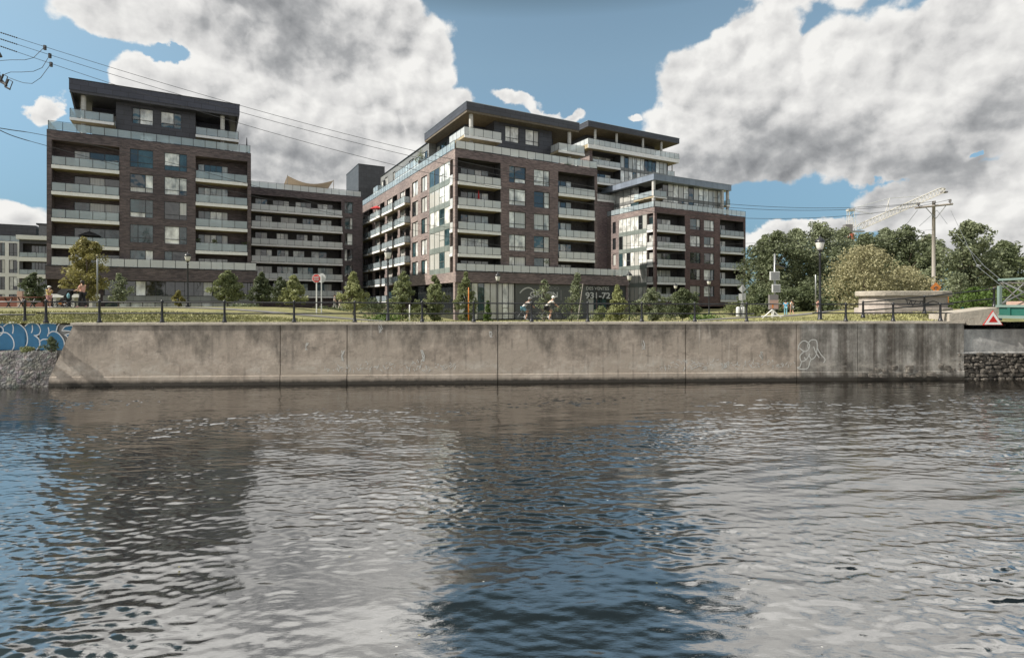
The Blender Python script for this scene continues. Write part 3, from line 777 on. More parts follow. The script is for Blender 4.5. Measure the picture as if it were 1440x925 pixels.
def facade(mb, face, c, a0, a1, z0, z1, ops, mat):
    A = sorted({a0, a1, *[x for o in ops for x in o[:2]]}); Z = sorted({z0, z1, *[x for o in ops for x in o[2:4]]})
    for i in range(len(A) - 1):
        for j in range(len(Z) - 1):
            am, zm = (A[i] + A[i + 1]) / 2, (Z[j] + Z[j + 1]) / 2
            if A[i + 1] - A[i] < 1e-5 or Z[j + 1] - Z[j] < 1e-5: continue
            if any(o[0] < am < o[1] and o[2] < zm < o[3] for o in ops): continue
            mb.face([FP(face, c, A[i], 0, Z[j]), FP(face, c, A[i + 1], 0, Z[j]), FP(face, c, A[i + 1], 0, Z[j + 1]), FP(face, c, A[i], 0, Z[j + 1])], mat)
    for (p, q, za, zb, dep, back) in ops:
        for (e0, e1) in (((p, za), (q, za)), ((q, za), (q, zb)), ((q, zb), (p, zb)), ((p, zb), (p, za))):
            mb.face([FP(face, c, e0[0], 0, e0[1]), FP(face, c, e1[0], 0, e1[1]), FP(face, c, e1[0], dep, e1[1]), FP(face, c, e0[0], dep, e0[1])], mat if dep < .6 else (back or mat))
        if back: mb.face([FP(face, c, p, dep, za), FP(face, c, q, dep, za), FP(face, c, q, dep, zb), FP(face, c, p, dep, zb)], back)
def pick(w=None):
    return rnd.choices(GL, w or [3, 2, 5, 3])[0]
def window(b, face, c, a0, a1, z0, z1, split=None, trans=.27, frame='frame_dark', w=None, parent=None):
    if a1 < a0: a0, a1 = a1, a0
    D = .15
    mb = MB(); W = a1 - a0
    split = [rnd.choice((.34, .66))] if split is None else split
    cuts = [0] + split + [1]
    zt = z0 + trans * (z1 - z0)
    for i in range(len(cuts) - 1):
        p, q = a0 + W * cuts[i], a0 + W * cuts[i + 1]; m = pick(w)
        zs = [(z0, zt), (zt, z1)] if trans else [(z0, z1)]
        for k, (za, zb) in enumerate(zs):
            mm = m if (k or rnd.random() < .6) else pick(w)
            mb.face([FP(face, c, p, D, za), FP(face, c, q, D, za), FP(face, c, q, D, zb), FP(face, c, p, D, zb)], mm)
    o = b.put(mb, 'window', parent)
    mb = MB(); t = .06
    for (p, q, za, zb) in ((a0 + .002, a0 + t, z0 + .002, z1 - .002), (a1 - t, a1 - .002, z0 + .002, z1 - .002), (a0 + t, a1 - t, z0 + .002, z0 + t), (a0 + t, a1 - t, z1 - t, z1 - .002)):
        fbox(mb, face, c, p, q, .07, .2, za, zb, frame)
    for k in split: fbox(mb, face, c, a0 + W * k - .035, a0 + W * k + .035, .08, .19, z0 + t, z1 - t, frame)
    if trans:
        cc = [a0 + t] + [a0 + W * k for k in split] + [a1 - t]
        for i in range(len(cc) - 1): fbox(mb, face, c, cc[i] + .04, cc[i + 1] - .04, .085, .185, zt - .03, zt + .03, frame)
    b.put(mb, 'frame', o)
    return o
def railing(b, face, c, a0, a1, d, z, h=1.05, parent=None, gl='rail_glass', sides=None, step=1.35, post='metal_dark', base=0.0):
    """glass balustrade along a facade line; sides = depth to which it returns at the two ends"""
    mb = MB(); mp = MB(); n = max(1, round((a1 - a0) / step)); w = (a1 - a0) / n
    for i in range(n):
        fbox(mb, face, c, a0 + i * w + .03, a0 + (i + 1) * w - .03, d, d + .02, z + .07 + base, z + h - .05, gl)
    for i in range(n + 1): fbox(mp, face, c, a0 + i * w - .022, a0 + i * w + .022, d - .012, d + .035, z, z + h, post)
    fbox(mp, face, c, a0, a1, d - .016, d + .038, z + h, z + h + .035, post)
    for k, (e, s) in enumerate(((a0, -1), (a1, 1))):
        if sides and sides[k] is not None:
            D = sides[k]; m = max(1, round(abs(D - d) / step)); ww = (D - d) / m
            for i in range(m):
                y0, y1 = d + .06 + i * ww, d + (i + 1) * ww - .03
                if y1 > y0: fbox(mb, face, c, e - .01, e + .01, y0, y1, z + .07 + base, z + h - .05, gl)
                fbox(mp, face, c, e - .02, e + .02, d + (i + 1) * ww - .02, d + (i + 1) * ww + .02, z, z + h, post)
            fbox(mp, face, c, e - .026, e + .026, d + .04, D, z + h + .001, z + h + .034, post)
    r = b.put(mp, 'railing', parent); b.put(mb, 'glass_panel', parent or r)
    return r
def doors(b, face, c, a0, a1, d, z, h=2.3, n=4, w=None):
    mb = MB(); mf = MB(); W = (a1 - a0) / n
    for i in range(n):
        m = pick(w or [3, 3, 3, 3])
        mb.face([FP(face, c, a0 + i * W, d, z + .05), FP(face, c, a0 + (i + 1) * W, d, z + .05), FP(face, c, a0 + (i + 1) * W, d, z + h), FP(face, c, a0 + i * W, d, z + h)], m)
    o = b.put(mb, 'balcony_door')
    for i in range(n + 1): fbox(mf, face, c, a0 + i * W - .03, a0 + i * W + .03, d - .05, d - .005, z + .06, z + h, 'frame_dark')
    fbox(mf, face, c, a0 - .03, a1 + .03, d - .05, d - .004, z + h, z + h + .07, 'frame_dark')
    b.put(mf, 'frame', o)
def slab(b, face, c, a0, a1, d0, d1, z, th=.4, name='balcony'):
    mb = MB()
    fbox(mb, face, c, a0, a1, d0, d0 + .12, z - th, z, 'concrete_white')
    fbox(mb, face, c, a0 + .002, a1 - .002, d0 + .12, d1, z - th + .02, z - .002, 'balcony_soffit')
    return b.put(mb, name)
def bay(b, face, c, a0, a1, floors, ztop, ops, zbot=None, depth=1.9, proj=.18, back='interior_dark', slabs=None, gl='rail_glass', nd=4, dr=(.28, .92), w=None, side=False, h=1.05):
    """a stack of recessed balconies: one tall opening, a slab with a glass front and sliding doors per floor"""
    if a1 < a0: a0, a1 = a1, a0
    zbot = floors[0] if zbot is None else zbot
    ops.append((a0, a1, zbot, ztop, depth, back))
    for i, f in enumerate(floors):
        if slabs is None or slabs[i]:
            e = .004 if proj < .3 else -.12
            s = slab(b, face, c, a0 + e, a1 - e, -proj, depth - .004, f) if e > 0 else slab(b, face, c, a0 + e, a1 - e, -proj, -.004, f)
            railing(b, face, c, a0 + e + .03, a1 - e - .03, -proj + .04, f, h, s, gl, sides=(-.03, -.03) if proj > .3 else None)
        W = a1 - a0
        doors(b, face, c, a0 + dr[0] * W, a0 + dr[1] * W, depth - .02, f, 2.25, nd, w)
def shell(b, x1, y1, z0, z1, mat, x0=0, y0=0, roof='roof_gravel'):
    """the two hidden sides and the flat roof of a block"""
    mb = MB()
    mb.face([(x1, y0, z0), (x1, y1, z0), (x1, y1, z1), (x1, y0, z1)], mat)
    mb.face([(x0, y1, z0), (x1, y1, z0), (x1, y1, z1), (x0, y1, z1)], mat)
    b.put(mb, 'rear_wall')
    mb = MB(); mb.face([(x0, y0, z1 - .5), (x1, y0, z1 - .5), (x1, y1, z1 - .5), (x0, y1, z1 - .5)], roof)
    b.put(mb, 'roof')
def curtain(b, face, c, a0, a1, z0, z1, n, d=.08, rows=1, w=None, spandrel=None, name='glazing', sp=.0, frame='metal_dark'):
    """curtain wall: a run of tall panes with mullions, one storey per row, a spandrel strip under each row"""
    mb = MB(); mf = MB(); W = (a1 - a0) / n; Hh = (z1 - z0) / rows
    for r in range(rows):
        zb = z0 + r * Hh; zs = zb + sp * Hh
        if sp > 0: fbox(mf, face, c, a0, a1, d - .04, d + .05, zb, zs, spandrel)
        for i in range(n):
            m = pick(w); p, q = a0 + i * W, a0 + (i + 1) * W
            mb.face([FP(face, c, p, d, zs), FP(face, c, q, d, zs), FP(face, c, q, d, zb + Hh), FP(face, c, p, d, zb + Hh)], m)
            if i % 3 == 1: fbox(mf, face, c, p, q, d - .05, d + .03, zs + .3 * Hh, zs + .3 * Hh + .05, frame)
        fbox(mf, face, c, a0, a1, d - .05, d + .04, zb + Hh - .06, zb + Hh - .001, frame)
    for i in range(n + 1): fbox(mf, face, c, a0 + i * W - .03, a0 + i * W + .03, d - .06, d + .045, z0 + .001, z1 - .07, frame)
    o = b.put(mb, name); b.put(mf, 'mullion', o); return o
def text(b_parent, s, size, loc, rot, mat, name='lettering', bold=0.0, sx=1.0, width=None, center=False):
    cu = bpy.data.curves.new(name, 'FONT'); cu.body = s; cu.size = size; cu.extrude = .012; cu.offset = bold; cu.align_x = 'CENTER' if center else 'LEFT'
    t = bpy.data.objects.new(name, cu); COL.objects.link(t)
    dg = bpy.context.evaluated_depsgraph_get(); me = bpy.data.meshes.new_from_object(t.evaluated_get(dg), depsgraph=dg); me.name = name
    bpy.data.objects.remove(t); bpy.data.curves.remove(cu)
    me.materials.clear(); me.materials.append(MATS[mat])
    o = bpy.data.objects.new(name, me); COL.objects.link(o); o.parent = b_parent; o.location = loc; o.rotation_euler = rot
    if width:
        xs = [v.co.x for v in me.vertices]; sx = width / (max(xs) - min(xs))
    o.scale = (sx, 1, 1)
    return o

# ================================================= building on the left (dark brick, seven storeys)
def build_left():
    b = Bld('apartment_building', 'dark brick apartment block with slanted dark rooftop storeys, left of the gap', -53.7, 64)
    Fl = [7.6, 10.75, 13.85, 16.95, 20.0]; PT, PB = 24.0, 22.9; W = b.uR(353); DP = 24
    ops = []; W6 = [3, 4, 4, 2]
    a0, a1 = b.uR(72.5), b.uR(168)
    bay(b, 'R', 0, a0, a1, Fl, PB, ops, zbot=7.6, slabs=[0, 1, 1, 1, 1], gl='rail_glass_clear', nd=3, dr=(.28, .97), back='brick_dark', w=[3, 4, 2, 3])
    c0, c1 = b.uR(275), b.uR(348)
    bay(b, 'R', 0, c0, c1, Fl, PB, ops, zbot=7.6, slabs=[0, 1, 1, 1, 1], gl='rail_glass_clear', nd=5, dr=(.05, .62), back='brick_dark', w=[3, 3, 3, 3])
    for f in Fl:
        for (p, q) in ((182.5, 215.5), (231, 263)):
            s0, s1 = b.uR(p), b.uR(q); za, zb = f + .68, f + 2.92
            ops.append((s0, s1, za, zb, .2, None)); window(b, 'R', 0, s0, s1, za, zb, w=W6)
    mb = MB(); facade(mb, 'R', 0, 0, W, 7.6, PT, ops, 'brick_dark')
    mb.face([(0, 0, 1.8), (0, DP, 1.8), (0, DP, PT), (0, 0, PT)], 'brick_dark')
    mb.box(0, W, .0, .3, PT, PT + .07, 'metal_dark')
    b.put(mb, 'wall'); shell(b, W, DP, 1.8, PT, 'brick_dark')
    # podium: brick band, dark glass ground floor, pale sunk storey
    x1 = b.uR(362, -.5)
    mb = MB(); mb.box(-.0, x1, -.5, -.004, 6.75, 8.25, 'brick_dark'); mb.box(-.0, x1 + .02, -.55, -.004, 8.25, 8.32, 'metal_dark')
    mb.box(x1 - .5, x1 - .1, .3, .7, 1.8, 6.745, 'concrete_light')
    b.put(mb, 'podium_band')
    xe = b.uR(146); mb = MB()
    mb.face([(0, 1.9, 1.8), (xe, 1.9, 1.8), (xe, 1.9, 7.6), (0, 1.9, 7.6)], 'brick_dark')
    mb.face([(0, .0, 6.74), (W, .0, 6.74), (W, 3, 6.74), (0, 3, 6.74)], 'interior_dark')
    mb.face([(xe, 1.9, 1.8), (xe, .5, 1.8), (xe, .5, 6.74), (xe, 1.9, 6.74)], 'brick_dark')
    b.put(mb, 'recessed_wall')
    curtain(b, 'R', .5, xe, x1 - .1, 4.95, 6.74, 16, w=[4, 0, .2, .3], name='shopfront'); curtain(b, 'R', .56, xe, x1 - .1, 2.0, 4.2, 13, w=[2, .5, 6, 4], name='lower_glazing')
    mb = MB(); mb.box(xe - .1, x1 + .3, .1, .5, 4.25, 4.9, 'panel_grey'); b.put(mb, 'sill_band')
    mb = MB(); mb.box(.5, xe, .3, .6, 1.9, 3.4, 'concrete_white'); b.put(mb, 'planter_wall')
    # terrace balustrade on the band, roof balustrade on the parapet
    railing(b, 'R', 0, b.uR(137, -.42), x1 - .15, -.42, 8.32, 1.05, None, 'rail_glass')
    railing(b, 'R', 0, a0 + .05, b.uR(122, -.42), -.42, 8.32, 1.05, None, 'rail_glass')
    railing(b, 'R', 0, .12, W - .1, .1, PT + .07, 1.02, None, 'rail_glass_clear', sides=(9, 9))
    # rooftop storeys under the big roof
    c = 3.4; RB, RT = 29.35, 30.95
    rx0, rx1 = 1.7, b.uR(337, 2)
    p0, p1 = b.uR(163, c), b.uR(275, c)
    mb = MB(); ops = []
    F1, F2 = 22.9, 26.25
    for f in (F1, F2):
        for (p, q) in ((186, 215.5), (226, 255)):
            s0, s1 = b.uR(p, c), b.uR(q, c); za, zb = f + .7, f + 2.75
            ops.append((s0, s1, za, zb, .2, None)); window(b, 'R', c, s0, s1, za, zb, split=[.36] if p < 200 else [.63], w=[1, 2, 6, 3])
    facade(mb, 'R', c, p0, p1, F1, RB, ops, 'panel_charcoal')
    for (x, ) in ((p0,), (p1,)): mb.face([(x, c, F1), (x, 7.2, F1), (x, 7.2, RB), (x, c, RB)], 'panel_charcoal')
    mb.face([(3.2, 7.2, F1), (rx1 - 1.0, 7.2, F1), (rx1 - 1.0, 7.2, RB), (3.2, 7.2, RB)], 'panel_blue')
    for x in (3.2, rx1 - 1.0): mb.face([(x, 7.2, F1), (x, 18, F1), (x, 18, RB), (x, 7.2, RB)], 'panel_charcoal')
    mb.face([(3.2, 18, F1), (rx1 - 1, 18, F1), (rx1 - 1, 18, RB), (3.2, 18, RB)], 'panel_charcoal')
    b.put(mb, 'penthouse_wall')
    for f in (F1, F2):
        doors(b, 'R', 7.2, p0 - 4.3, p0 - .3, -.01, f, 2.3, 3, [3, 3, 2, 2]); doors(b, 'R', 7.2, p1 + .4, p1 + 4.2, -.01, f, 2.3, 3, [3, 3, 2, 2])
    # roof slab and the slanting fins that carry it at both ends
    mb = MB(); mb.prism([(rx0, 2), (rx1, 2), (rx1, 19), (rx0, 19)], RB + .3, RT, 'panel_blue', 'roof_gravel')
    mb.prism([(rx0 + .05, 2.05), (rx1 - .05, 2.05), (rx1 - .05, 18.9), (rx0 + .05, 18.9)], RB, RB + .298, 'panel_charcoal')
    mb.box(rx0 - .04, rx1 + .04, 1.95, 19.05, RT, RT + .08, 'metal_dark'); b.put(mb, 'penthouse_roof')
    for x, s in ((rx0 + .1, 1), (rx1 - .1, -1)):
        mb = MB(); poly = [(2.1, RB - .003), (6.8, RB - .003), (6.8, F1), (5.4, F1)]
        t = .16 * s
        for xx in (0, t): mb.face([(x + xx + (.9 * s if z < 25 else 0), y, z) for y, z in poly], 'panel_charcoal')
        for i in range(4):
            (y0, z0), (y1, z1) = poly[i], poly[(i + 1) % 4]; e0, e1 = (.9 * s if z0 < 25 else 0), (.9 * s if z1 < 25 else 0)
            mb.face([(x + e0, y0, z0), (x + e1, y1, z1), (x + t + e1, y1, z1), (x + t + e0, y0, z0)], 'panel_charcoal')
        b.put(mb, 'fin_wall')
    s = slab(b, 'R', 0, rx0 + .1, p0 - .01, 1.7, 7.18, F2, .32); railing(b, 'R', 0, rx0 + .14, p0 - .05, 1.75, F2, 1.05, s, 'rail_glass_clear', sides=(5, None))
    s = slab(b, 'R', 0, p1 + .01, rx1 - .1, 2.2, 7.18, F2, .32); railing(b, 'R', 0, p1 + .05, rx1 - .14, 2.25, F2, 1.05, s, 'rail_glass_clear', sides=(None, 5))
    for px, cc in ((117.5, 3.0), (313, 3.0)):
        x = b.uR(px, cc); mb = MB(); mb.lathe([(.27, F1), (.27, RB)], (x, cc, 0), 'concrete_light', 14); b.put(mb, 'column', smooth=False)
    return b
BA = build_left()

# ================================================= long balcony wing set back behind it
def build_wing():
    b = Bld('apartment_wing', 'set-back dark wing with long continuous glass balconies across its front', -46.4, 95.1)
    Fl = [5.3, 8.3, 11.25, 14.25, 17.2, 20.15]; PT, PB = 24.1, 22.9
    s0, s1, s2 = b.uR(353), b.uR(480), b.uR(510); ops = []
    d = 1.7; ops.append((s0, s1, 5.3, PB, d, 'interior_dark'))
    for i, f in enumerate(Fl):
        e = b.uR(481) if i < 5 else b.uR(480.5)
        s = slab(b, 'R', 0, s0, e, -.75, d - .004, f, .3)
        railing(b, 'R', 0, s0 + .05, e - .05, -.7, f, 1.05, s, 'rail_glass', sides=(None, -.02))
        x = s0 + .8
        while x < s1 - 2.5:
            w = rnd.choice((1.9, 2.7)); doors(b, 'R', 0, x, x + w, d - .02, f, 2.25, rnd.choice((2, 3)), [3, 2, 5, 3]); x += w + rnd.uniform(.7, 1.6)
        for (p, q) in ((481.5, 496),):
            za, zb = f + .68, f + 2.85; a, c = b.uR(p) + .4, b.uR(q)
            ops.append((a, c, za, zb, .2, None)); window(b, 'R', 0, a, c, za, zb, w=[4, 3, 2, 1])
    mb = MB(); facade(mb, 'R', 0, 0, s2, 1.8, PT, ops, 'brick_dark'); mb.box(0, s2, 0, .3, PT, PT + .07, 'metal_dark')
    for (p, q) in ((0, s0),): pass
    b.put(mb, 'wall'); shell(b, s2, 15, 1.8, PT, 'brick_dark')
    railing(b, 'R', 0, .2, s2 - .2, .5, PT + .07, 1.1, None, 'rail_glass')
    return b
BW = build_wing()

# ================================================= building in the middle (corner block with sunlit side)
def build_middle():
    b = Bld('apartment_building', 'brown brick corner block with sunlit pink side and big overhanging roof', -7.28, 71)
    Fl = [7.35, 10.35, 13.45, 16.55, 19.6]; PT, PB = 23.76, 22.7; W = b.uR(840); L = 48.6
    ops = []
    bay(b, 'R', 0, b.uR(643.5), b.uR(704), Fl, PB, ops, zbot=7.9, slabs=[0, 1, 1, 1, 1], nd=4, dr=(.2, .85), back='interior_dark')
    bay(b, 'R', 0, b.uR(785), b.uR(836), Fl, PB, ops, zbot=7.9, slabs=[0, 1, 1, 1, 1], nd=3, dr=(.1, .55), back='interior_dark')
    for i, f in enumerate(Fl):
        for (p, q) in ((716, 739.5), (751, 773)):
            s0, s1 = b.uR(p), b.uR(q); za, zb = f + .72, f + 2.95
            ops.append((s0, s1, max(za, 7.95), zb, .2, None)); window(b, 'R', 0, s0, s1, max(za, 7.95), zb, split=[.34] if p < 740 else [.64], w=[1.5, 1.5, 7, 3])
    mb = MB(); facade(mb, 'R', 0, 0, W, 7.9, PT, ops, 'brick_brown'); mb.box(.0, W, .0, .3, PT, PT + .07, 'metal_dark')
    b.put(mb, 'wall')
    # ---- sunlit side
    ops = []; BRK = 'brick_sunlit'
    g0, g1 = b.vL(632.5), b.vL(604)       # green glazed strip
    n0, n1 = b.vL(637), b.vL(633)
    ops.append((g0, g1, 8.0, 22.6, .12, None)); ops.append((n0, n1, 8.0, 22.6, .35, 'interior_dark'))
    for f in Fl[1:]:
        mb = MB(); fbox(mb, 'L', 0, n0 + .02, n1 - .02, -.1, .3, f - .3, f, 'concrete_white'); fbox(mb, 'L', 0, n0 + .02, n1 - .02, -.04, -.02, f, f + 1.0, 'rail_glass'); b.put(mb, 'balcony_return')
    LW = [1.5, 2, 5, 5]
    for (p, q) in ((600.3, 592.3), (587.5, 579.5)):
        for i, f in enumerate(Fl):
            s0, s1 = sorted((b.vL(p), b.vL(q))); za, zb = f + .72, f + 2.95
            if i == 0: za = f + .9
            ops.append((s0, s1, za, zb, .22, None)); window(b, 'L', 0, s0, s1, za, zb, split=[.5], trans=0, w=[2, 1, 3, 4])
    LF = [4.3] + Fl
    for (w0, w1, r0, r1, st) in ((0, 0, 577.5, 561.5, 0), (0, 0, 543.5, 559.5, 0), (0, 0, 526.5, 541.5, 0), (0, 0, 511, 524.5, 0)):
        a0, a1 = sorted((b.vL(r0), b.vL(r1)))
        am = a0 + (a1 - a0) * .46
        for i, f in enumerate(LF):
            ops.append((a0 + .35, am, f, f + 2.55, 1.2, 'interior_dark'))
            doors(b, 'L', 0, a0 + .5, am - .15, 1.18, f, 2.2, 2, [5, 1, 2, 2])
            ops.append((am + .3, a1 - .3, f + .1, f + 2.5, .2, None)); window(b, 'L', 0, am + .3, a1 - .3, f + .1, f + 2.5, split=[], trans=0, w=[3, 1, 3, 3])
            s = slab(b, 'L', 0, a0 + .2, a1 - .25, -.95, -.004, f, .32)
            railing(b, 'L', 0, a0 + .25, a1 - .3, -.9, f, 1.05, s, 'rail_glass_clear', sides=(-.03, -.03), step=.9)
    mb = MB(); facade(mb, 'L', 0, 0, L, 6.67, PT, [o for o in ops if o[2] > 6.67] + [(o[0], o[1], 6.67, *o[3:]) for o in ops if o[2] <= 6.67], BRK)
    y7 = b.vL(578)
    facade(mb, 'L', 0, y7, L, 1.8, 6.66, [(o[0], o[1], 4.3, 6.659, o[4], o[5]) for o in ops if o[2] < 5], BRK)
    mb.box(.0, .3, .302, L, PT, PT + .07, 'metal_dark')
    b.put(mb, 'side_wall')
    curtain(b, 'L', 0, g0, g1, 8.0, 22.6, 4, d=.05, rows=5, w=[1, 2, 5, 5], spandrel='panel_green', sp=.24, frame='panel_green')
    shell(b, W, L, 1.8, PT, 'brick_brown')
    # ---- podium with the sales office front
    x1 = b.uR(885, -.3)
    mb = MB(); mb.box(-.012, x1, -.3, -.004, 6.67, 8.05, 'brick_brown'); mb.box(-.03, x1 + .02, -.34, -.003, 8.05, 8.12, 'metal_dark')
    mb.face([(0, .0, 6.66), (x1, 0, 6.66), (x1, 6, 6.66), (0, 6, 6.66)], 'interior_dark')
    mb.box(x1 - .35, x1 - .001, .02, 12, 1.8, 6.655, 'brick_brown'); mb.face([(W, .3, 8.04), (x1, .3, 8.04), (x1, 14, 8.04), (W, 14, 8.04)], 'roof_gravel')
    mb.box(W + .01, x1, -.004, .296, 6.67, 8.04, 'brick_brown')
    b.put(mb, 'podium_band')
    e1, e2 = b.uR(724, .3), b.uR(826, .3)
    curtain(b, 'R', .3, b.uR(645, .3), e1 - .05, 1.9, 6.65, 9, w=[.5, 1, 8, 3], name='shopfront')
    curtain(b, 'R', .3, e2 + .05, x1 - .4, 1.9, 4.75, 6, w=[1, 4, 4, 2], name='shopfront')
    mb = MB(); mb.box(-.01, b.uR(645, .3) - .05, .02, .6, 1.8, 6.65, 'brick_sunlit'); b.put(mb, 'corner_pier')
    mb = MB(); mb.face([(.6, .9, 1.8), (.6, y7, 1.8), (.6, y7, 6.66), (.6, .9, 6.66)], 'pane_dark'); b.put(mb, 'ground_floor_recess')
    mb = MB(); mb.box(e1, e2, .12, .3, 1.8, 6.65, 'sign_grey'); s1 = b.put(mb, 'sign_board')
    mb = MB(); mb.box(e2 + .03, x1 - .36, .12, .3, 4.8, 6.65, 'sign_black'); s2 = b.put(mb, 'sign_board')
    def tx(par, s, px, py, hpx, mat, bold, wpx):
        x = b.uR(px, .1); Y = b.Yd(x, .1); z = zz(py, Y) - b.z0; size = hpx * Y / F / .7
        text(par, s, size, (x, .1, z), (R(90), 0, 0), mat, 'lettering', bold, width=b.uR(px + wpx, .1) - x)
    tx(s1, 'CONDO', 758, 407, 4.2, 'letter_grey', .01, 28)
    tx(s1, 'GRIFFIN', 745, 417.5, 7.5, 'letter_white', .02, 39)
    tx(s2, 'DES VENTES', 824, 407.5, 4.5, 'letter_white', .005, 32); tx(s2, '931-72', 823, 419.5, 8.5, 'letter_white', .03, 35)
    mb = MB(); fn = lambda s, z: (s, .1, z)
    pts = [(b.uR(px, .1), zz(py, b.Yd(b.uR(px, .1), .1))) for px, py in ((731, 412), (736, 407), (743, 404.5), (749, 407), (752, 412))]
    stroke(mb, curve2(pts, 8), .17, fn, 'letter_white')
    pts = [(b.uR(px, .1), zz(py, b.Yd(b.uR(px, .1), .1))) for px, py in ((789, 408), (789, 422))]
    stroke(mb, pts, .12, fn, 'letter_grey'); b.put(mb, 'logo_line', s1)
    # ---- balustrades
    railing(b, 'R', 0, .1, W - .05, -.0, PT + .07, 1.05, None, 'rail_glass'); railing(b, 'L', 0, .2, L - 1, .02, PT + .07, 1.05, None, 'rail_glass_clear')
    railing(b, 'R', 0, .1, x1 - .05, -.25, 8.12, 1.0, None, 'rail_glass')
    # ---- rooftop storeys
    c = 3.6; RB, RT = 29.5, 30.87; F1, F2 = 22.75, 26.2
    rx0, rx1 = 2.5, 20.97; ry0, ry1 = 2, 18.2
    p0, p1 = b.uR(695, c), b.uR(776, c); mb = MB(); ops = []
    for f in (F1, F2):
        for (p, q, sp) in ((710.5, 730, .38), (739, 758, .62)):
            s0, s1 = b.uR(p, c), b.uR(q, c); za, zb = f + .75, f + 3.0
            ops.append((s0, s1, za, zb, .2, None)); window(b, 'R', c, s0, s1, za, zb, split=[sp], w=[1, 1, 7, 3])
    facade(mb, 'R', c, p0, p1, F1, RB, ops, 'panel_charcoal')
    for x in (p0, p1): mb.face([(x, c, F1), (x, 6.8, F1), (x, 6.8, RB), (x, c, RB)], 'panel_charcoal')
    mb.face([(4.4, 6.8, F1), (19.4, 6.8, F1), (19.4, 6.8, RB), (4.4, 6.8, RB)], 'panel_blue')
    mb.face([(4.4, 6.8, F1), (4.4, 18, F1), (4.4, 18, RB), (4.4, 6.8, RB)], 'panel_charcoal'); mb.face([(19.4, 6.8, F1), (19.4, 18, F1), (19.4, 18, RB), (19.4, 6.8, RB)], 'panel_charcoal')
    mb.face([(4.4, 18, F1), (19.4, 18, F1), (19.4, 18, RB), (4.4, 18, RB)], 'panel_charcoal')
    b.put(mb, 'penthouse_wall')
    for f in (F1, F2):
        doors(b, 'R', 6.8, 5.0, p0 - .3, -.01, f, 2.4, 3, [3, 2, 3, 2]); doors(b, 'R', 6.8, p1 + .3, 19.2, -.01, f, 2.4, 2, [3, 2, 3, 2])
        doors(b, 'L', 4.4, 7.2, 12.6, -.01, f, 2.6, 4, [2, 3, 4, 2]); doors(b, 'L', 4.4, 13.6, 17.6, -.01, f, 2.6, 3, [2, 2, 4, 2])
    mb = MB(); mb.prism([(rx0, ry0), (rx1, ry0), (rx1, ry1), (rx0, ry1)], RB + .3, RT, 'panel_charcoal', 'roof_gravel')
    mb.prism([(rx0 + .05, ry0 + .05), (rx1 - .05, ry0 + .05), (rx1 - .05, ry1 - .05), (rx0 + .05, ry1 - .05)], RB, RB + .298, 'concrete_soffit')
    mb.box(rx0 - .04, rx1 + .04, ry0 - .04, ry1 + .04, RT, RT + .08, 'metal_grey'); b.put(mb, 'penthouse_roof')
    s = slab(b, 'R', 0, 1.9, p0 - .01, 1.3, 6.78, F2, .34); railing(b, 'R', 0, 1.95, p0 - .05, 1.36, F2, 1.1, s, 'rail_glass', sides=(6.6, 3.5))
    s = slab(b, 'R', 0, p1 - .3, rx1 + .5, 1.3, c - .01, F2, .34); railing(b, 'R', 0, p1 - .25, rx1 + .45, 1.36, F2, 1.1, s, 'rail_glass', sides=(3.5, 6))
    for px in (662.5, 800.5):
        cc = 2.7; x = b.uR(px, cc); mb = MB(); mb.lathe([(.28, F1), (.28, RB)], (x, cc, 0), 'concrete_light', 14); b.put(mb, 'column')
    # lower grey storeys running back
    gx = 3.3; G1 = 29.7; y0, y1 = 18.3, 46; mb = MB(); ops = []
    for f in (F1, F2):
        for (p, q) in ((582, 575), (556, 552.5), (545, 541), (537, 534)):
            s0, s1 = sorted((b.vL(p, gx), b.vL(q, gx)))
            if s1 > y1 - .3: continue
            ops.append((s0, s1, f + .3, f + 2.7, .2, None)); window(b, 'L', gx, s0, s1, f + .3, f + 2.7, split=[.5], trans=0, w=[3, 2, 3, 1])
    facade(mb, 'L', gx, y0, y1, F1, G1, ops, 'panel_grey'); mb.box(gx - .15, gx + .3, y0, y1, G1, G1 + .12, 'metal_dark')
    mb.face([(gx, y0, F1), (20, y0, F1), (20, y0, G1), (gx, y0, G1)], 'panel_grey'); mb.face([(20, y0, F1), (20, y1, F1), (20, y1, G1), (20, y0, G1)], 'panel_grey')
    mb.face([(gx, y1, F1), (20, y1, F1), (20, y1, G1), (gx, y1, G1)], 'panel_grey'); mb.face([(gx, y0, G1 - .1), (20, y0, G1 - .1), (20, y1, G1 - .1), (gx, y1, G1 - .1)], 'roof_gravel')
    b.put(mb, 'upper_side_wall')
    for (p, q) in ((589, 555), (531, 515)):
        s0, s1 = sorted((b.vL(p, gx - 1.6), b.vL(q, gx - 1.6))); s1 = min(s1, y1)
        s = slab(b, 'L', gx, s0, s1, -1.6, -.01, F2, .3); railing(b, 'L', gx, s0 + .04, s1 - .04, -1.55, F2, 1.1, s, 'rail_glass_clear', sides=(-.03, -.03))
        n = int((s1 - s0) / 3)
        for k in range(n): doors(b, 'L', gx, s0 + .4 + k * 3, s0 + 2.6 + k * 3, -.01, F2, 2.3, 2)
    mb = MB(); mb.tube([(8, 44, G1 - .1), (8, 44, G1 + 2.2)], .8, 'white_paint', 12); b.put(mb, 'roof_duct')
    return b
BB = build_middle()

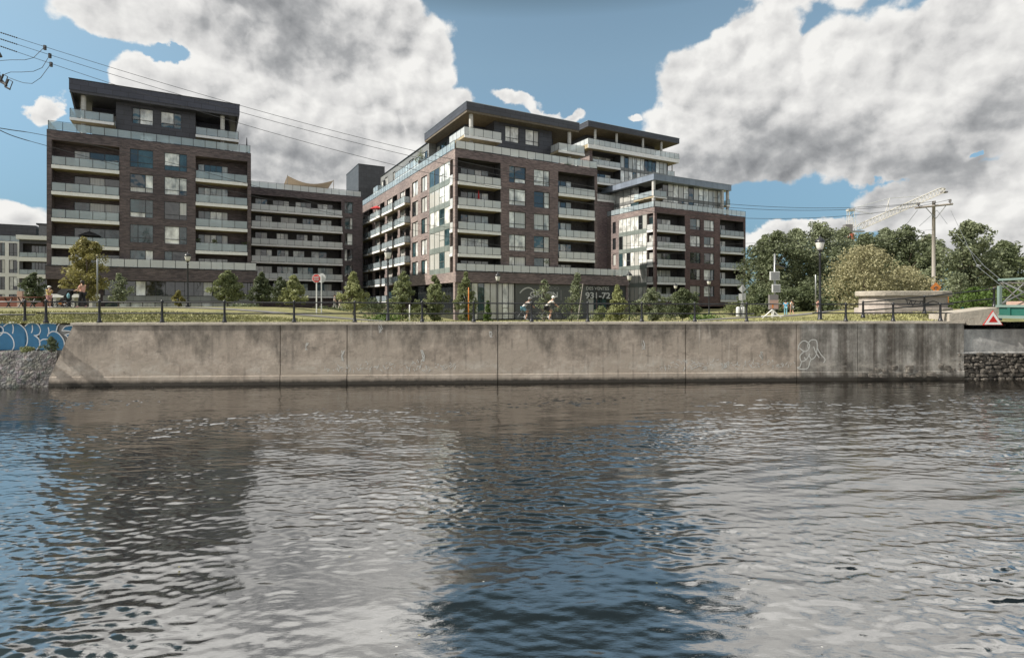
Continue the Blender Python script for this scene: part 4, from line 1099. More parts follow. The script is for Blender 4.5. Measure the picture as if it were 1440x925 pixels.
# ================================================= tall rear block
def build_rear():
    b = Bld('apartment_building', 'tall rear block with thin overhanging roof, rising behind the corner block', 15.1, 108)
    zt, zb = b.zR(831, 174), b.zR(831, 181.5)
    W = b.uR(938); S1, S2, S3, S4 = b.zR(831, 206), b.zR(831, 230.5), b.zR(831, 255), b.zR(831, 279)
    RX = b.uR(949.5); y0 = 1.6; DP = 22
    mb = MB(); mb.prism([(-1.2, -1.2), (RX, -1.2), (RX, DP), (-1.2, DP)], zb, zt, 'panel_charcoal', 'roof_gravel')
    mb.prism([(-1.1, -1.1), (RX - .1, -1.1), (RX - .1, DP - .1), (-1.1, DP - .1)], zb - .1, zb - .002, 'concrete_soffit')
    mb.box(-1.25, RX + .05, -1.25, DP + .05, zt, zt + .08, 'metal_grey'); b.put(mb, 'roof')
    mb = MB()
    for (x0, x1, yy, za, zc) in ((1.5, W - .5, 3.2, S1, zb - .1),):
        mb.face([(x0, yy, za), (x1, yy, za), (x1, yy, zc), (x0, yy, zc)], 'panel_charcoal'); mb.face([(x0, yy, za), (x0, DP, za), (x0, DP, zc), (x0, yy, zc)], 'panel_charcoal'); mb.face([(x1, yy, za), (x1, DP, za), (x1, DP, zc), (x1, yy, zc)], 'panel_charcoal')
    b.put(mb, 'penthouse_wall')
    for k in range(5): doors(b, 'R', 3.2, 2.2 + k * 2.9, 4.4 + k * 2.9, -.01, S1, 2.3, 2, [6, 2, 1, 1])
    for px in (837, 867, 904, 930):
        x = b.uR(px, -.3); mb = MB(); mb.lathe([(.24, S1), (.24, zb - .1)], (x, -.3, 0), 'concrete_light', 12); b.put(mb, 'column')
    s = slab(b, 'R', 0, -1.2, RX, -1.2, 3.2, S1, .75, 'terrace_slab'); railing(b, 'R', 0, -1.15, RX - .05, -1.15, S1, 1.15, s, 'rail_glass', sides=(12, 3))
    cx = b.uR(872); ops = []
    bay(b, 'R', 0, .7, cx, [S4, S3, S2], S1 - .76, ops, zbot=S4, depth=2.2, nd=4, dr=(.1, .9), w=[5, 2, 2, 1])
    mb = MB(); facade(mb, 'R', 0, 0, cx, 1.8, S1 - .752, ops, 'brick_brown'); facade(mb, 'L', 0, 0, DP, 1.8, S1 - .752, [], 'brick_sunlit'); b.put(mb, 'wall')
    mb = MB(); mb.face([(cx, .1, 1.8), (W, .1, 1.8), (W, .1, S3 - 6), (cx, .1, S3 - 6)], 'brick_brown'); mb.face([(W, 0, 1.8), (W, DP, 1.8), (W, DP, S1 - .76), (W, 0, S1 - .76)], 'panel_grey'); mb.face([(0, DP, 1.8), (W, DP, 1.8), (W, DP, S1), (0, DP, S1)], 'panel_grey'); b.put(mb, 'rear_wall')
    curtain(b, 'R', 0, cx + .1, W - .01, S3 - 5.9, S1 - .76, 12, d=.05, rows=4, w=[3, 1, 6, 5], spandrel='panel_grey', sp=.2)
    for f in (S2, S3):
        s = slab(b, 'R', 0, W, RX - .2, -.1, 3, f, .3); railing(b, 'R', 0, W + .05, RX - .25, -.05, f, 1.05, s, 'rail_glass', sides=(None, 2.9))
    mb = MB(); mb.tube([(RX - .5, .4, S3), (RX - .5, .4, S1 - .76)], .12, 'concrete_light', 8); mb.tube([(W + .5, .4, S3), (W + .5, .4, S1 - .76)], .1, 'metal_dark', 8); b.put(mb, 'column')
    y = b.vL(822); ops = []
    for f in (S2, S3): window(b, 'L', -.17, 3.0, 5.2, f + .4, f + 2.6, split=[.5], trans=0, w=[2, 3, 4, 2])
    return b
BD = build_rear()

# ================================================= right-hand block with glass top
def build_right():
    b = Bld('apartment_building', 'reddish brick block with glass penthouse and blue-grey roof edge beside the trees', 25.3, 98.5)
    Fl = [4.7, 7.8, 10.9, 14.0, 17.15]; PT = b.zR(920, 291); PB = PT - 1.0; W = b.uR(1048.5); ops = []; L = 30
    bay(b, 'R', 0, b.uR(923.5), b.uR(963), Fl, PB, ops, zbot=4.7, slabs=[1] * 5, nd=4, dr=(.1, .75), back='interior_dark', w=[4, 2, 3, 2])
    bay(b, 'R', 0, b.uR(1012.5), b.uR(1045.5), Fl, PB, ops, zbot=4.7, slabs=[1] * 5, nd=3, dr=(.05, .55), back='interior_dark', gl='rail_glass_clear', w=[4, 3, 3, 2])
    for i, f in enumerate(Fl):
        for (p, q) in ((970.5, 985), (990, 1004.5)):
            s0, s1 = b.uR(p), b.uR(q); za, zb = f + .6, f + 2.6
            ops.append((s0, s1, za, zb, .2, None)); window(b, 'R', 0, s0, s1, za, zb, split=[.65], w=[1.5, 3, 5, 3])
    mb = MB(); facade(mb, 'R', 0, 0, W, 3.45, PT, ops, 'brick_red'); mb.box(0, W, 0, .3, PT, PT + .07, 'metal_dark')
    mb.box(0, .5, .1, .6, 1.8, 3.445, 'brick_red'); mb.box(W - .6, W - .1, .1, .6, 1.8, 3.445, 'brick_red')
    mb.face([(0, 2.5, 1.8), (W, 2.5, 1.8), (W, 2.5, 3.45), (0, 2.5, 3.45)], 'interior_dark'); mb.face([(0, .01, 3.44), (W, .01, 3.44), (W, 2.5, 3.44), (0, 2.5, 3.44)], 'interior_dark')
    b.put(mb, 'wall'); ops = []
    n0, n1 = b.vL(918.5), b.vL(910); g0, g1 = b.vL(909.5), b.vL(870.5)
    bay(b, 'L', 0, n0, n1, Fl, PB, ops, zbot=4.7, depth=.4, proj=.1, nd=1, dr=(.1, .9), back='interior_dark')
    ops.append((g0, g1, 3.8, PB, .1, None))
    for f in Fl:
        s0, s1 = sorted((b.vL(866), b.vL(861.5))); ops.append((s0, s1, f + .5, f + 2.7, .2, None)); window(b, 'L', 0, s0, s1, f + .5, f + 2.7, split=[], trans=0, w=[4, 2, 1, 1])
    s0, s1 = sorted((b.vL(852), b.vL(841)))
    bay(b, 'L', 0, s0, min(s1, L - .4), Fl, PB - .2, ops, zbot=4.7, depth=1.4, proj=.25, nd=2, dr=(.1, .9), gl='rail_glass_clear', w=[5, 2, 1, 1])
    mb = MB(); facade(mb, 'L', 0, 0, L, 3.45, PT, ops, 'brick_sunlit'); mb.box(0, .3, .302, L, PT, PT + .07, 'metal_dark'); b.put(mb, 'side_wall')
    curtain(b, 'L', 0, g0, g1, 3.8, PB, 7, d=.03, rows=5, w=[.6, 1, 6, 5], spandrel='panel_green', sp=.22, frame='panel_green')
    shell(b, W, L, 1.8, PT, 'brick_red')
    railing(b, 'R', 0, .1, W - .05, .0, PT + .07, 1.05, None, 'rail_glass'); railing(b, 'L', 0, .2, L - .5, .02, PT + .07, 1.05, None, 'rail_glass_clear', sides=None)
    # glazed rooftop storeys
    zt = b.zR(921, 244.5, .6); zb = zt - 1.1; F1 = PT - .9; F2 = F1 + 3.05; c = 1.7
    rx1 = b.uR(1028.5, .5)
    mb = MB(); mb.prism([(.3, .5), (rx1, .5), (rx1, L - 3), (.3, L - 3)], zb, zt, 'panel_slate', 'roof_gravel'); mb.box(.25, rx1 + .05, .45, L - 2.95, zt, zt + .07, 'metal_grey'); b.put(mb, 'penthouse_roof')
    p0, p1 = b.uR(932, c), b.uR(1016, c); q0 = b.vL(898, c)
    curtain(b, 'R', c, p0, p1, F1, zb - .004, 12, d=.05, rows=2, w=[1, .6, 7, 5], spandrel='panel_grey', sp=.2)
    curtain(b, 'L', c, q0, L - 4, F1, zb - .004, 9, d=.05, rows=2, w=[.6, 2, 5, 5], spandrel='panel_grey', sp=.2)
    mb = MB(); mb.face([(p0, c, F1), (p0, q0, F1), (p0, q0, zb), (p0, c, zb)], 'pane_dark'); mb.face([(c, q0, F1), (p0, q0, F1), (p0, q0, zb), (c, q0, zb)], 'pane_dark')
    mb.face([(p1, c, F1), (p1, L - 4, F1), (p1, L - 4, zb), (p1, c, zb)], 'panel_charcoal'); mb.face([(c, L - 4, F1), (p1, L - 4, F1), (p1, L - 4, zb), (c, L - 4, zb)], 'panel_charcoal'); b.put(mb, 'penthouse_wall')
    s = slab(b, 'R', 0, .5, p0, .6, q0, F2, .3); railing(b, 'R', 0, .55, p0 - .05, .65, F2, 1.05, s, 'rail_glass_clear', sides=(q0 - .1, None))
    s = slab(b, 'R', 0, p1, rx1 - .2, .6, 4, F2, .3); railing(b, 'R', 0, p1 + .05, rx1 - .25, .65, F2, 1.05, s, 'rail_glass_clear', sides=(None, 3.9))
    for x, y in ((.75, .9), (rx1 - .5, .9), (rx1 - 2.0, .9)):
        mb = MB(); mb.box(x - .22, x + .22, y - .1, y + .34, F1, zb - .003, 'concrete_light'); b.put(mb, 'column')
    return b
BC = build_right()

# ================================================= dark plant tower, white far-left block
def build_far():
    b = Bld('plant_tower', 'windowless dark metal-clad tower rising behind the balcony wing', -32.1, 116, cat='tower')
    zt = b.zR(505, 231); W = b.uR(541); L = abs(b.vL(487)); z0 = 20
    mb = MB()
    mb.prism([(0, 0), (W, 0), (W, L), (0, L)], 1.8, zt, 'panel_dark_grid'); b.put(mb, 'wall')
    mb = MB(); mb.box(-.05, W + .05, -.05, L + .05, zt, zt + .12, 'metal_dark'); b.put(mb, 'roof_edge')
    # white apartments
    b = Bld('apartment_building', 'distant white-framed block with dark balconies at the far left', -88, 101, cat='building')
    x0, x1, x2 = b.uR(-40), b.uR(27), b.uR(76)
    yb = 2.8
    Fl = [zz(py, 130) for py in (432, 413.5, 395, 376.5, 358)]
    z = [3.0, 6.2, 9.3, 12.4]; top = 15.4
    mb = MB(); ops = []; W = [5, 2, 1, 1]
    for f in z:
        for (p, q) in ((-38, -26), (-19, -8), (-3, 7), (12.5, 24.5)):
            u, v = b.uR(p, yb), b.uR(q, yb); ops.append((u, v, f + .3, f + 2.7, .25, None)); window(b, 'R', yb, u, v, f + .3, f + 2.7, split=[.5], w=W)
    facade(mb, 'R', yb, x0, b.uR(27, yb) if 0 else x1, 1.8, top, ops, 'white_paint'); mb.face([(x0, yb, top), (x1, yb, top), (x1, 20, top), (x0, 20, top)], 'roof_gravel'); b.put(mb, 'wall')
    mb = MB(); ops = []
    for f in z:
        ops.append((x1 + .5, x2 - .2, f, f + 2.5, 1.2, 'interior_dark'))
        mbx = MB(); mbx.box(x1 - .2, x2 + .2, -.6, -.003, f - .75, f - .02, 'white_paint'); s = b.put(mbx, 'balcony')
        railing(b, 'R', 0, x1 + .1, x2, -.5, f - .02, .9, s, 'rail_glass_clear'); doors(b, 'R', 0, x1 + 1.5, x2 - 1, 1.17, f, 2.2, 5, W)
    facade(mb, 'R', 0, x1, x2, 1.8, top + .2, ops, 'panel_charcoal'); facade(mb, 'L', x1, 0, yb, 1.8, top + .2, [], 'panel_charcoal'); mb.face([(x1, 0, top + .2), (x2, 0, top + .2), (x2, 20, top + .2), (x1, 20, top + .2)], 'roof_gravel')
    mb.face([(x2, 0, 1.8), (x2, 20, 1.8), (x2, 20, top + .2), (x2, 0, top + .2)], 'panel_charcoal'); mb.box(x1 - .3, x2 + .3, -.7, 0.5, top + .2, top + .95, 'white_paint'); b.put(mb, 'front_wall')
    mb = MB(); mb.box(x1 - 5.5, x1 + 1.5, yb + 1.5, 12, top, top + 3.3, 'panel_charcoal'); b.put(mb, 'penthouse')
    mb = MB(); mb.box(x1 + 2.5, x2 + 2, 1.2, 12, top + .96, top + 3.1, 'pane_dark'); mb.box(x1 + 2.2, x2 + 2.3, .8, 12.3, top + 3.1, top + 3.4, 'panel_charcoal'); b.put(mb, 'penthouse')
    railing(b, 'R', yb, x0, x1 - .5, .3, top, 1.1, None, 'rail_glass_clear')
build_far()
# ---------------------------------------------------------------- trees and plants
def leaves_mesh(name, centers, rad, per, size, mat, parent, up=.35, squash=.85, seed=0):
    g = np.random.default_rng(seed)
    C = np.repeat(np.asarray(centers), per, axis=0); RR = np.repeat(np.asarray(rad), per)
    n = len(C); d = g.normal(size=(n, 3)); d /= np.linalg.norm(d, axis=1)[:, None]
    r = RR * g.uniform(.25, 1.0, n) ** .5
    P = C + d * r[:, None] * np.array([1, 1, squash])
    nrm = g.normal(size=(n, 3)) + d * .8; nrm[:, 2] += up; nrm /= np.linalg.norm(nrm, axis=1)[:, None]
    a = np.cross(nrm, g.normal(size=(n, 3))); a /= np.linalg.norm(a, axis=1)[:, None]; b = np.cross(nrm, a)
    s = size * g.uniform(.6, 1.35, n)[:, None]
    V = np.stack([P - a * s, P + b * s * .55 , P + a * s, P - b * s * .55], 1)
    V[:, 1] += nrm * s * .15; V[:, 3] += nrm * s * .15
    return np_mesh(name, V.reshape(-1, 3), np.arange(4 * n).reshape(n, 4), [mat], parent)
PROF = {'ovate': lambda t: (math.sin(math.pi * min(1, (t * .92 + .06)) ** .8)) ** .75,
        'cone': lambda t: max(.08, (1 - t) ** .75) * min(1, .45 + t * 3.2),
        'round': lambda t: math.sqrt(max(0.02, 1 - (2 * t - 1) ** 2)),
        'broad': lambda t: math.sqrt(max(0.02, 1 - max(0, (t - .35) / .65) ** 2)) * min(1, .75 + t),
        'column': lambda t: min(1, .55 + 1.6 * t) * (1 - max(0, t - .55) / .5) ** .6 if t < .99 else .15,
        'sparse': lambda t: .55 + .35 * math.sin(t * 9) + .1}
def tree(name, label, px, ytop, ybase, hw, Y, mat, prof='ovate', cat='tree', group=None, nclump=46, per=34, lsize=None, trunk=.14, bare=.12, seed=1, base_z=None, lean=0.0, irr=.28, crown='crown', dense=1.0):
    g = random.Random(seed * 7 + 3)
    x = at(px, Y); zb = ground_z(x, Y) if base_z is None else base_z
    zt = zz(ytop, Y); H = (zt - zb) * 1.03; W = hw * Y / F * 1.22
    o = empty(name, (x, Y, zb), 0, label, cat, group)
    z0 = H * bare
    mb = MB(); tr = max(.03, trunk)
    tp = [(0, 0, -.1), (.02 * H * g.uniform(-1, 1), .02 * H * g.uniform(-1, 1), H * .3), (lean * H * .6 + .02 * H * g.uniform(-1, 1), .02 * H, H * .62), (lean * H, 0, H * .93)]
    mb.tube(tp, [tr, tr * .78, tr * .5, tr * .12], 'bark', 7)
    cs, rs = [], []
    f = PROF[prof]
    lobes = [(g.uniform(0, 6.28), g.uniform(.7, 1.25)) for _ in range(7)]
    for i in range(nclump):
        t = ((i + g.random()) / nclump); t = t ** .85
        rr = W * f(t); a = g.uniform(0, 2 * math.pi); k = g.random() ** .45
        lob = 1 + irr * math.sin(2 * a + lobes[int(t * 6.99)][0]) * lobes[int(t * 6.99)][1]
        rc = W * (.26 + .16 * g.random()) * (.55 + .45 * f(t)) * (.72 if nclump > 60 else .95)
        rad = max(0, rr * lob - rc * .6) * k
        c = (lean * H * t + rad * math.cos(a), rad * math.sin(a) * .9, z0 + (H - z0 - rc * .7) * t + g.uniform(-.03, .03) * H)
        cs.append(c); rs.append(rc)
        if i % max(1, nclump // 16) == 0 and H > 1.5:
            s = max(.12, min(.85, (c[2] / H) - .18)); p0 = (lean * H * s, 0, H * s)
            mid = tuple((p + q) / 2 + g.uniform(-.05, .05) * W for p, q in zip(p0, c))
            mb.tube([p0, mid, c], [tr * .38, tr * .25, tr * .08], 'bark', 5)
    mb.build('trunk', o, smooth=True)
    ls = lsize or max(.055, Y * .0024)
    leaves_mesh(crown, cs, rs, int(per * dense), ls, mat, o, seed=seed)
    return o
def small_trees():
    G = 'young trees along the promenade'
    T = [('small dark tree by the red benches under the white building', 47, 385, 428, 13, 44, 'leaf_dark', 'ovate', 30, 30),
         ('bright yellow-green tree behind the woman with the stroller', 122, 338, 430, 25, 41, 'leaf_yellow', 'column', 60, 38),
         ('thin sparse grey-green sapling in front of the dark shopfront', 167, 386, 434, 15, 47, 'leaf_grey', 'ovate', 22, 20),
         ('small yellowish shrub-like sapling beside the lamp on the lawn', 251, 409, 438, 9, 42, 'leaf_yellow', 'cone', 16, 24),
         ('dense oval dark green tree right of the lawn lamp', 320, 382, 442, 18, 45, 'leaf_mid', 'ovate', 46, 40),
         ('dark green pointed tree left of the stop sign', 368, 384, 444, 18, 47, 'leaf_dark', 'cone', 42, 38),
         ('dim tree tucked behind the pale tree by the stop sign', 394, 392, 444, 14, 51, 'leaf_dark', 'ovate', 30, 30),
         ('pale green leafy tree just left of the stop sign', 413, 388, 445, 20, 47, 'leaf_pale', 'cone', 46, 40),
         ('tall pale green tree right of the walking couple', 497, 383, 446, 22, 49, 'leaf_pale', 'cone', 52, 40),
         ('full leafy tree between the tall lamp and the brick corner', 567, 385, 448, 18, 47, 'leaf_mid', 'ovate', 46, 40),
         ('mid green oval tree in front of the building corner', 612, 390, 449, 18, 49, 'leaf_mid', 'ovate', 44, 40),
         ('pointed spire-shaped tree with an orange stake beside it', 655, 384, 449, 18, 48, 'leaf_mid', 'cone', 46, 40),
         ('tiny bright yellow-green shrub at the shop glass', 686, 424, 450, 9, 46, 'leaf_bright', 'cone', 18, 24),
         ('sparse thin tree in front of the white sign lettering', 764, 394, 450, 15, 46, 'leaf_grey', 'ovate', 17, 12),
         ('tall straggly tree with a leaning pale stake', 803, 385, 450, 20, 46, 'leaf_grey', 'cone', 24, 16),
         ('pale green tree in front of the phone number sign', 868, 402, 450, 19, 48, 'leaf_pale', 'cone', 46, 38),
         ('grey-green round tree under the right-hand brick block', 918, 406, 450, 17, 50, 'leaf_grey', 'round', 44, 38),
         ('wide dark bushy tree beside the hidden lantern', 960, 407, 450, 21, 52, 'leaf_dark', 'round', 50, 38)]
    for i, (lab, px, yt, yb, hw, Y, m, pr, nc, per) in enumerate(T):
        tree('young_tree', lab, px, yt, yb, hw * .97, Y, m, pr, 'tree', G, int(nc * 1.6), per + 18, lsize=.1, trunk=.06, seed=20 + i, bare=.14, lean=.12 if px == 803 else 0)
    S = [('low dark shrub mass below the dark wing balconies', 520, 418, 24, 55, 'leaf_dark'), ('low dark shrubs at the foot of the sunlit side', 548, 424, 20, 55, 'leaf_dark'),
         ('low hedge-like shrub between two promenade trees', 585, 428, 16, 54, 'leaf_mid'), ('clipped bright green planting behind the railing', 540, 439, 24, 40, 'leaf_bright'),
         ('low green planting under the right brick block', 992, 440, 22, 44, 'leaf_bright'), ('dark shrub behind the grey-green round tree', 895, 424, 18, 56, 'leaf_dark'),
         ('bush under the red block beside the street lamp', 1030, 425, 16, 62, 'leaf_mid'), ('weedy plant growing on the ledge under the blue letters', 72, 474, 9, 25.6, 'leaf_dark'),
         ('small weeds sprouting on the ledge below the letter B', 38, 487, 8, 25.6, 'leaf_mid'), ('low dark bushes left of the stop sign', 345, 428, 22, 52, 'leaf_dark'),
         ('low leafy bushes at the feet of the walkers', 470, 433, 22, 56, 'leaf_dark'), ('low shrub under the black sign panel', 845, 430, 14, 52, 'leaf_mid'),
         ('dark low shrubs under the podium right end', 935, 432, 20, 57, 'leaf_deep'), ('trailing green bush by the solar post', 1062, 428, 14, 52, 'leaf_mid')]
    for i, (lab, px, yt, hw, Y, m) in enumerate(S):
        bz = None if Y > 30 else zz(493, Y)
        tree('shrub', lab, px, yt, 0, hw, Y, m, 'broad', 'shrub', 'low shrubs', 34, 30, lsize=.09 if Y > 30 else .04, trunk=.03, bare=.02, seed=70 + i, base_z=bz, crown='foliage')
small_trees()
def big_trees():
    G = 'tall trees behind the right bank'
    T = [('dark tree close against the red brick block', 1074, 335, 17, 92, 'leaf_deep', 'broad'), ('tall dark tree behind the solar post', 1092, 329, 28, 88, 'leaf_deep', 'broad'),
         ('grey-green tree with twin tops left of the tall lamp', 1120, 324, 27, 94, 'leaf_grey', 'broad'), ('tallest round-topped tree behind the tall lamp', 1149, 316, 31, 90, 'leaf_grey', 'broad'),
         ('grey-green tree below the crane cab', 1183, 324, 28, 96, 'leaf_grey', 'broad'), ('darker tree behind the cream bush', 1216, 331, 28, 84, 'leaf_deep', 'broad'),
         ('feathery grey tree right of the crane cab', 1246, 325, 26, 86, 'leaf_grey', 'broad'), ('full tree left of the wooden utility pole', 1276, 322, 26, 82, 'leaf_deep', 'broad'),
         ('leaning tree behind the wooden utility pole', 1306, 334, 24, 84, 'leaf_grey', 'broad'), ('open airy poplar standing apart near the bridge', 1360, 314, 29, 62, 'leaf_grey', 'column'),
         ('dark glossy tree behind the bridge truss', 1411, 343, 30, 66, 'leaf_dark', 'round')]
    for i, (lab, px, yt, hw, Y, m, pr) in enumerate(T):
        tree('broadleaf_tree', lab, px, yt, 0, hw * 1.15, Y, m, pr, 'tree', G, 170, 62, lsize=.19, trunk=.3, seed=120 + i, bare=.1, irr=.55)
    U = [('large cream-green flowering bush left of the plinth', 1215, 346, 54, 45, 'leaf_cream', 'round', 150, 60), ('second cream bush behind the plinth', 1272, 376, 42, 47, 'leaf_cream', 'broad', 110, 55),
         ('bright green bush between plinth and bridge', 1372, 404, 34, 44, 'leaf_bright', 'broad', 80, 45), ('grey shrub at the foot of the poplar', 1345, 384, 20, 52, 'leaf_grey', 'broad', 60, 40),
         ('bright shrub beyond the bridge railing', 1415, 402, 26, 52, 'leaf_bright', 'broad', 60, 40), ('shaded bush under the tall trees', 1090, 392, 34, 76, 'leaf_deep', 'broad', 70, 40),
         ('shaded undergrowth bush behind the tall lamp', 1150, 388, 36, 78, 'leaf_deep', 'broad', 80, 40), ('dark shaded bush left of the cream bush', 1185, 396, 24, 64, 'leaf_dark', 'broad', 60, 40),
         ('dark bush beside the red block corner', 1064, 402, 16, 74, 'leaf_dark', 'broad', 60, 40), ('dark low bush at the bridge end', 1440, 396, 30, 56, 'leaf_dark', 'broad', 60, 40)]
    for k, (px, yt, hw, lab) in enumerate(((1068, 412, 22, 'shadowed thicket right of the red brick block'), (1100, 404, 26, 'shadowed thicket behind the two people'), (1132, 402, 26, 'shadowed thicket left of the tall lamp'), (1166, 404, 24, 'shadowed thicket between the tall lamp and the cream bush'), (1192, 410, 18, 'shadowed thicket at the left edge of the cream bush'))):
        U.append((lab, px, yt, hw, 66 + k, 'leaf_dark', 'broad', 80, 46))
    for i, (lab, px, yt, hw, Y, m, pr, nc, per) in enumerate(U):
        tree('bush', lab, px, yt, 0, hw, Y, m, pr, 'bush', 'bushes on the right bank', nc, per, lsize=.1 if Y < 60 else .15, trunk=.08, bare=.02, seed=160 + i, irr=.35, crown='foliage')
    # wood far behind that closes the horizon
    C, rs = [], []
    g = random.Random(9)
    for i in range(700):
        Y = g.uniform(150, 260); x = g.uniform(-330, 330); C.append((x, Y, g.uniform(3, 9 + 3 * math.sin(x * .05)))); rs.append(g.uniform(2, 3.6))
    kind(leaves_mesh('far_wood', C, rs, 22, .55, 'leaf_deep', None, seed=3), 'stuff')
big_trees()

# ---------------------------------------------------------------- street furniture
def lamp_proto(H):
    o = empty('street_lamp', (0, 0, 0))
    mb = MB(); mb.lathe([(.15, 0), (.15, .1), (.11, .16), (.1, .5), (.075, .56), (.062, .6), (.05, 3.45), (.07, 3.5), (.07, 3.56), (.05, 3.6), (.05, 3.72), (.12, 3.78), (.14, 3.82)], (0, 0, 0), 'iron_black', 12)
    mb.build('pole', o, smooth=True)
    mb = MB(); mb.lathe([(.13, 3.825), (.17, 3.95), (.215, 4.15), (.225, 4.22)], (0, 0, 0), 'lamp_glass', 12); mb.build('globe', o, smooth=True)
    mb = MB(); mb.lathe([(.25, 4.222), (.25, 4.26), (.2, 4.36), (.11, 4.44), (.05, 4.47), (.03, 4.53), (.012, 4.6)], (0, 0, 0), 'iron_black', 12); mb.build('lamp_cap', o, smooth=True)
    return o
def lamps():
    L = [(264, 354, 42.5, 'black lamp post on the lawn in front of the left building'), (545.5, 346, 34, 'black lamp post in front of the sunlit balcony side'),
         (700, 382, 50, 'black lamp post before the shop glass and grey sign'), (885, 381, 49, 'black lamp post at the podium right end'),
         (997, 391, 59, 'black lamp post in front of the red brick block'), (950, 398, 66, 'lamp post half hidden behind the bushy trees'),
         (1153, 331, 29.6, 'tall near black lamp post beside the big cream bush')]
    p = lamp_proto(4.5)
    for i, (px, yt, Y, lab) in enumerate(L):
        o = p if i == 0 else copy_tree(p)
        x = at(px, Y); g = ground_z(x, Y); h = zz(yt, Y) - g
        o.location = (x, Y, g); o.scale = (1, 1, h / 4.6); tag(o, lab, 'street lamp', 'black promenade lamp posts')
lamps()
def signs():
    # stop sign
    Y = 40; x = at(445, Y); g = ground_z(x, Y)
    o = empty('stop_sign', (x, Y, g), 0, 'red octagonal stop sign on a pale post', 'sign')
    mb = MB(); mb.tube([(0, .03, 0), (0, .03, zz(386, Y) - g)], .045, 'sign_white', 8); mb.build('post', o)
    zc = zz(391.5, Y) - g
    def octo(r, y0, y1, m):
        mb = MB(); p = [(r * math.cos(R(22.5 + 45 * k)), r * math.sin(R(22.5 + 45 * k))) for k in range(8)]
        mb.face([(a, y0, zc + c) for a, c in p], m); mb.face([(a, y1, zc + c) for a, c in p], m)
        for k in range(8):
            (a, c), (d, e) = p[k], p[(k + 1) % 8]; mb.face([(a, y0, zc + c), (d, y0, zc + e), (d, y1, zc + e), (a, y1, zc + c)], m)
        return mb
    octo(.33, -.02, -.003, 'sign_white').build('rim', o); q = octo(.3, -.028, -.021, 'red_sign').build('sign_face', o)
    for s, dz in (('ARRÊT', .03), ('STOP', -.15)):
        text(q, s, .15, (0, -.032, zc + dz), (R(90), 0, 0), 'letter_white', bold=.006, center=True)
    Y = 41.5; x = at(452.3, Y); g = ground_z(x, Y)
    o = empty('road_sign', (x, Y, g), 0, 'grey back of a round sign just right of the stop sign', 'sign')
    mb = MB(); mb.tube([(0, -.03, 0), (0, -.03, zz(387, Y) - g)], .04, 'sign_back', 8); mb.build('post', o)
    mb = MB(); zc = zz(391, Y) - g; n = 20
    pr = [(.3 * math.cos(2 * math.pi * k / n), .36 * math.sin(2 * math.pi * k / n)) for k in range(n)]
    mb.face([(a, 0.02, zc + c) for a, c in pr], 'sign_back'); mb.face([(a, .03, zc + c) for a, c in pr], 'sign_white'); mb.build('sign_face', o)
    # diamond sign seen from behind
    Y = 40; x = at(1044, Y); g = ground_z(x, Y)
    o = empty('road_sign', (x, Y, g), 0, 'back of a diamond sign with two grey plates below', 'sign')
    mb = MB(); mb.tube([(0, -.03, 0), (0, -.03, zz(402, Y) - g)], .035, 'metal_grey', 8); mb.build('post', o)
    mb = MB(); zc = zz(406.5, Y) - g; r = .29
    mb.face([(-r, .01, zc), (0, .01, zc - r), (r, .01, zc), (0, .01, zc + r)], 'sign_back'); mb.face([(-r, .022, zc), (0, .022, zc - r), (r, .022, zc), (0, .022, zc + r)], 'sign_back'); mb.build('diamond_plate', o)
    for (x0, x1, ya, yb) in ((-.25, -.015, 413, 422), (.015, .25, 412, 421.5), (-.1, .14, 425.5, 430)):
        mb = MB(); mb.box(x0, x1, .005, .02, zz(yb, Y) - g, zz(ya, Y) - g, 'sign_back'); mb.build('plate', o)
    # white drum pair hung low on the same post in the photo: a twin bin
    o = empty('waste_bin', (at(1041, 40.6), 40.6, ground_z(at(1041, 40.6), 40.6)), 0, 'pair of pale rounded bins beside the diamond sign post', 'bin')
    for dx in (-.16, .2):
        mb = MB(); mb.lathe([(.13, .1), (.15, .15), (.15, .72), (.12, .8), (.05, .83)], (dx, 0, 0), 'sign_back', 10); mb.build('drum', o, smooth=True)
    mb = MB(); mb.tube([(0.02, 0, 0), (.02, 0, .9)], .03, 'metal_grey', 6); mb.build('stand', o)
    # yellow diamond warning sign behind the plinth
    Y = 36; x = at(1316, Y); g = ground_z(x, Y)
    o = empty('warning_sign', (x, Y, g), 0, 'orange-yellow diamond warning sign peeking over the plinth', 'sign')
    mb = MB(); mb.tube([(0, .03, 0), (0, .03, zz(402, Y) - g)], .04, 'metal_grey', 8); mb.build('post', o)
    mb = MB(); zc = zz(404.5, Y) - g; r = .36
    mb.face([(-r, 0, zc), (0, 0, zc - r), (r, 0, zc), (0, 0, zc + r)], 'orange'); mb.face([(-r, .012, zc), (0, .012, zc - r), (r, .012, zc), (0, .012, zc + r)], 'sign_back'); mb.build('sign_face', o)
    mb = MB(); mb.tube([(-.14, -.006, zc - .06), (-.02, -.006, zc + .04), (.12, -.006, zc + .02)], .025, 'iron_black', 5); mb.build('symbol', o)
    Y = 34.5; x = at(1332, Y); g = ground_z(x, Y)
    o = empty('warning_sign', (x, Y, g), 0, 'small orange edge-on sign right of the plinth', 'sign')
    mb = MB(); mb.tube([(0, .03, 0), (0, .03, zz(418, Y) - g)], .035, 'metal_grey', 8); mb.build('post', o)
    mb = MB(); mb.box(-.08, .08, -.01, .012, zz(427, Y) - g, zz(417, Y) - g, 'orange'); mb.build('sign_face', o)
    # red and white triangle on the bridge end
    Y = 27.3; x = at(1395, Y)
    o = empty('navigation_sign', (x, Y, zz(457, Y)), 0, 'white triangle sign with red border and red inner triangle on the bridge end', 'sign')
    hgt = (457 - 436.5) * Y / F; hw = 14 * Y / F
